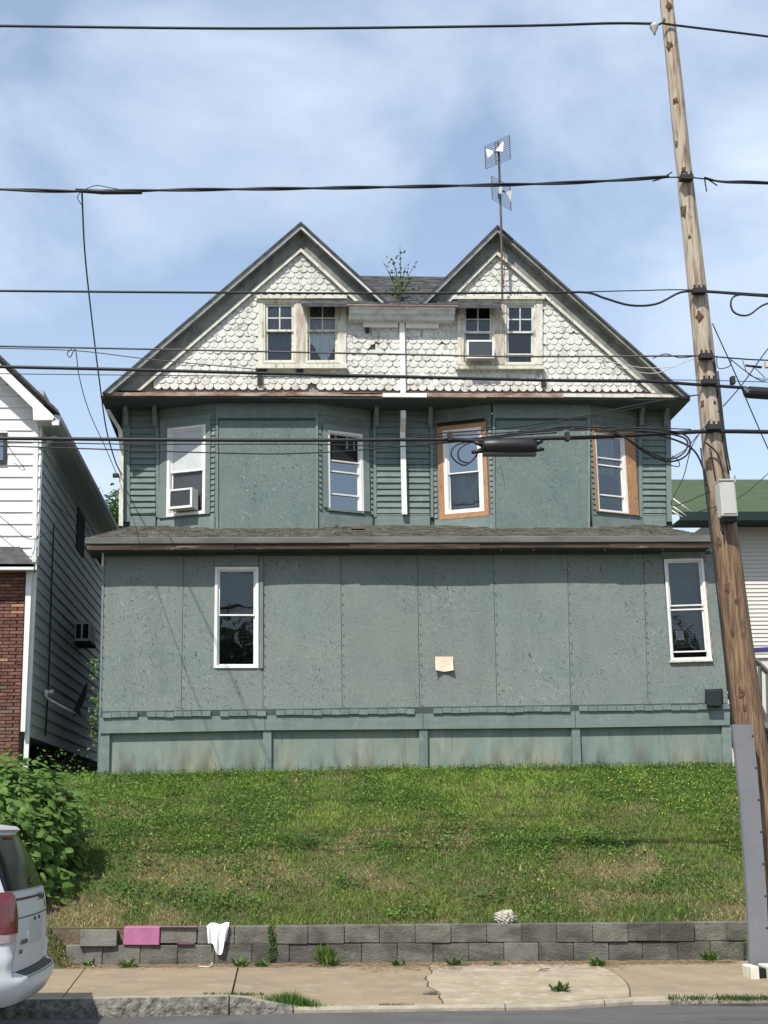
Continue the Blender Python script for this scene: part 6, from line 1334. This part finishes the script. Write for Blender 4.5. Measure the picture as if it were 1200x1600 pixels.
# trees: one far behind between the houses, a row across the street behind the camera (seen in the panes, enlarged to block sky light)
def tree(x, y, z0, h, r, label, n=2600, ls=.16, group=None):
    t = thing('tree', (x, y, z0), label, 'tree', group); b = MB(); c = Vector((x, y, z0+h-r)); b.tube([Vector((x, y, z0-.2)), Vector((x+.1, y, z0+h*.35)), c], [.2, .15, .06], 8); lf = MB(); cen = []
    for k in range(16):
        d_ = rv3().normalized(); d_.z = abs(d_.z)*.9-.2; e = c+d_*r*random.uniform(.4, .85); cen.append(e); b.tube([Vector((x, y, z0+h*.4)).lerp(c, random.random()*.7), e], [.06, .02], 5)
    for k in range(n): e = random.choice(cen); leaf_quad(lf, e+rv3()*r*.2, random.uniform(.6, 1.2)*ls, rv3()+Vector((0, 0, 1)), random.uniform(0, 6))
    b.build('trunk', M['bark'], t); lf.build('crown', M['leaf_dk'], t, kind='stuff', recalc=False)
p = P(178, 800, 40); tree(p.x, p.y, 2.4, p.z+.9-2.4, 1.6, 'leafy tree glimpsed far behind the gap left of the green house', 3000, .16)
for x, y, h, lab in ((-17, -15, 11, 'tree across the street at the far left, behind the viewpoint'), (-10, -17, 12.5, 'tall tree across the street left of the viewpoint, second in the row'), (-3.5, -16, 11.5, 'tree across the street behind the viewpoint, third in the row'), (3, -17.5, 12.5, 'tall tree across the street straight behind the viewpoint'), (9.5, -15.5, 11, 'tree across the street right of the viewpoint'), (16, -17, 12, 'tree across the street at the far right, behind the viewpoint')): tree(x, y, 0, h, 4.2, lab, 2200, .55, 'trees across the street')

# ------------------------------------------------------------------ loose things near the wall
# white cloth over the wall
N1, N2 = 17, 22; vs_ = []
for j in range(N2):
    t = j/(N2-1)
    for i in range(N1):
        s = i/(N1-1); L0 = lerp(323, 359, s)
        if t < .2: y = WY+.17-(t/.2)*.22; z_ = P(340, 1446, WY).z+.012+.01*math.sin(s*9); x = P(lerp(326, 358, s), 1447, WY).x
        else:
            tt = (t-.2)/.8; lowv = 1446+(28+18/(1+math.exp(-(s-.38)*26))-22/(1+math.exp(-(s-.86)*30)))*tt; uu = lerp(lerp(323, 358, s), lerp(325, 353, s), tt); q_ = P(uu, lowv, WY-.06-.02*math.sin(s*15+tt*2)-.015*math.sin(s*31)); x, y, z_ = q_
        vs_.append((x, y, z_))
b = MB(); b.add(vs_, [(j*N1+i, j*N1+i+1, (j+1)*N1+i+1, (j+1)*N1+i) for j in range(N2-1) for i in range(N1-1)])
tag(b.build('white_cloth', M['cloth'], recalc=False, smooth=True), 'crumpled white cloth draped over the top of the block wall', 'cloth')
bm = bmesh.new(); bmesh.ops.create_icosphere(bm, subdivisions=4, radius=1)
for v in bm.verts:
    d_ = v.co.normalized(); nn = 1+.16*math.sin(d_.x*7+1)*math.sin(d_.y*6)+.10*math.sin(d_.z*17+d_.x*13)+.06*math.sin(d_.x*31+d_.z*29); v.co = Vector((d_.x*.115, d_.y*.09, d_.z*.085))*nn
me = bpy.data.meshes.new('rock'); bm.to_mesh(me); bm.free(); me.materials.append(M['rock']); p = P(789, 1434, WY+.16); o = link('pale_rock', me, p); tag(o, 'lumpy pale rock sitting on the grass just behind the block wall', 'rock')
o = MB(); p = PG(850, 1518); o.add([p+Vector((random.uniform(-.09, .09), random.uniform(-.05, .05), .012+random.random()*.03)) for _ in range(14)], [(0, 1, 2), (2, 3, 4), (4, 5, 6), (6, 7, 8), (8, 9, 10), (10, 11, 12), (1, 5, 9), (3, 7, 12)]); M['bag'] = mat('clear_plastic_litter', (.55, .56, .58), .3); tag(o.build('plastic_litter', M['bag'], recalc=False), 'crumpled clear plastic litter on the pale pavement slab', 'litter')
p = PG(672, 1553); o = MB(); o.box(p.x-.07, p.x+.05, p.y-.04, p.y+.04, p.z, p.z+.02); o.box(p.x-.02, p.x+.07, p.y-.06, p.y-.02, p.z, p.z+.03); tag(bevel_mesh(o.build('concrete_chips', M['block_lt']), .006), 'broken concrete chips at the cracked pavement joint', 'rubble')
for (pp, lab) in (([(110, 1508), (122, 1503), (138, 1504), (146, 1512)], 'thin white cord curving over the base of the wall at left'), ([(310, 1513), (328, 1513), (332, 1506)], 'short pale cord on the pavement below the white cloth')):
    o = MB(); o.tube(catmull([PG(u_, v_)+Vector((0, 0, .02)) for u_, v_ in pp], 6), .006, 5); tag(o.build('cord', M['white_old'], smooth=True), lab, 'cord')
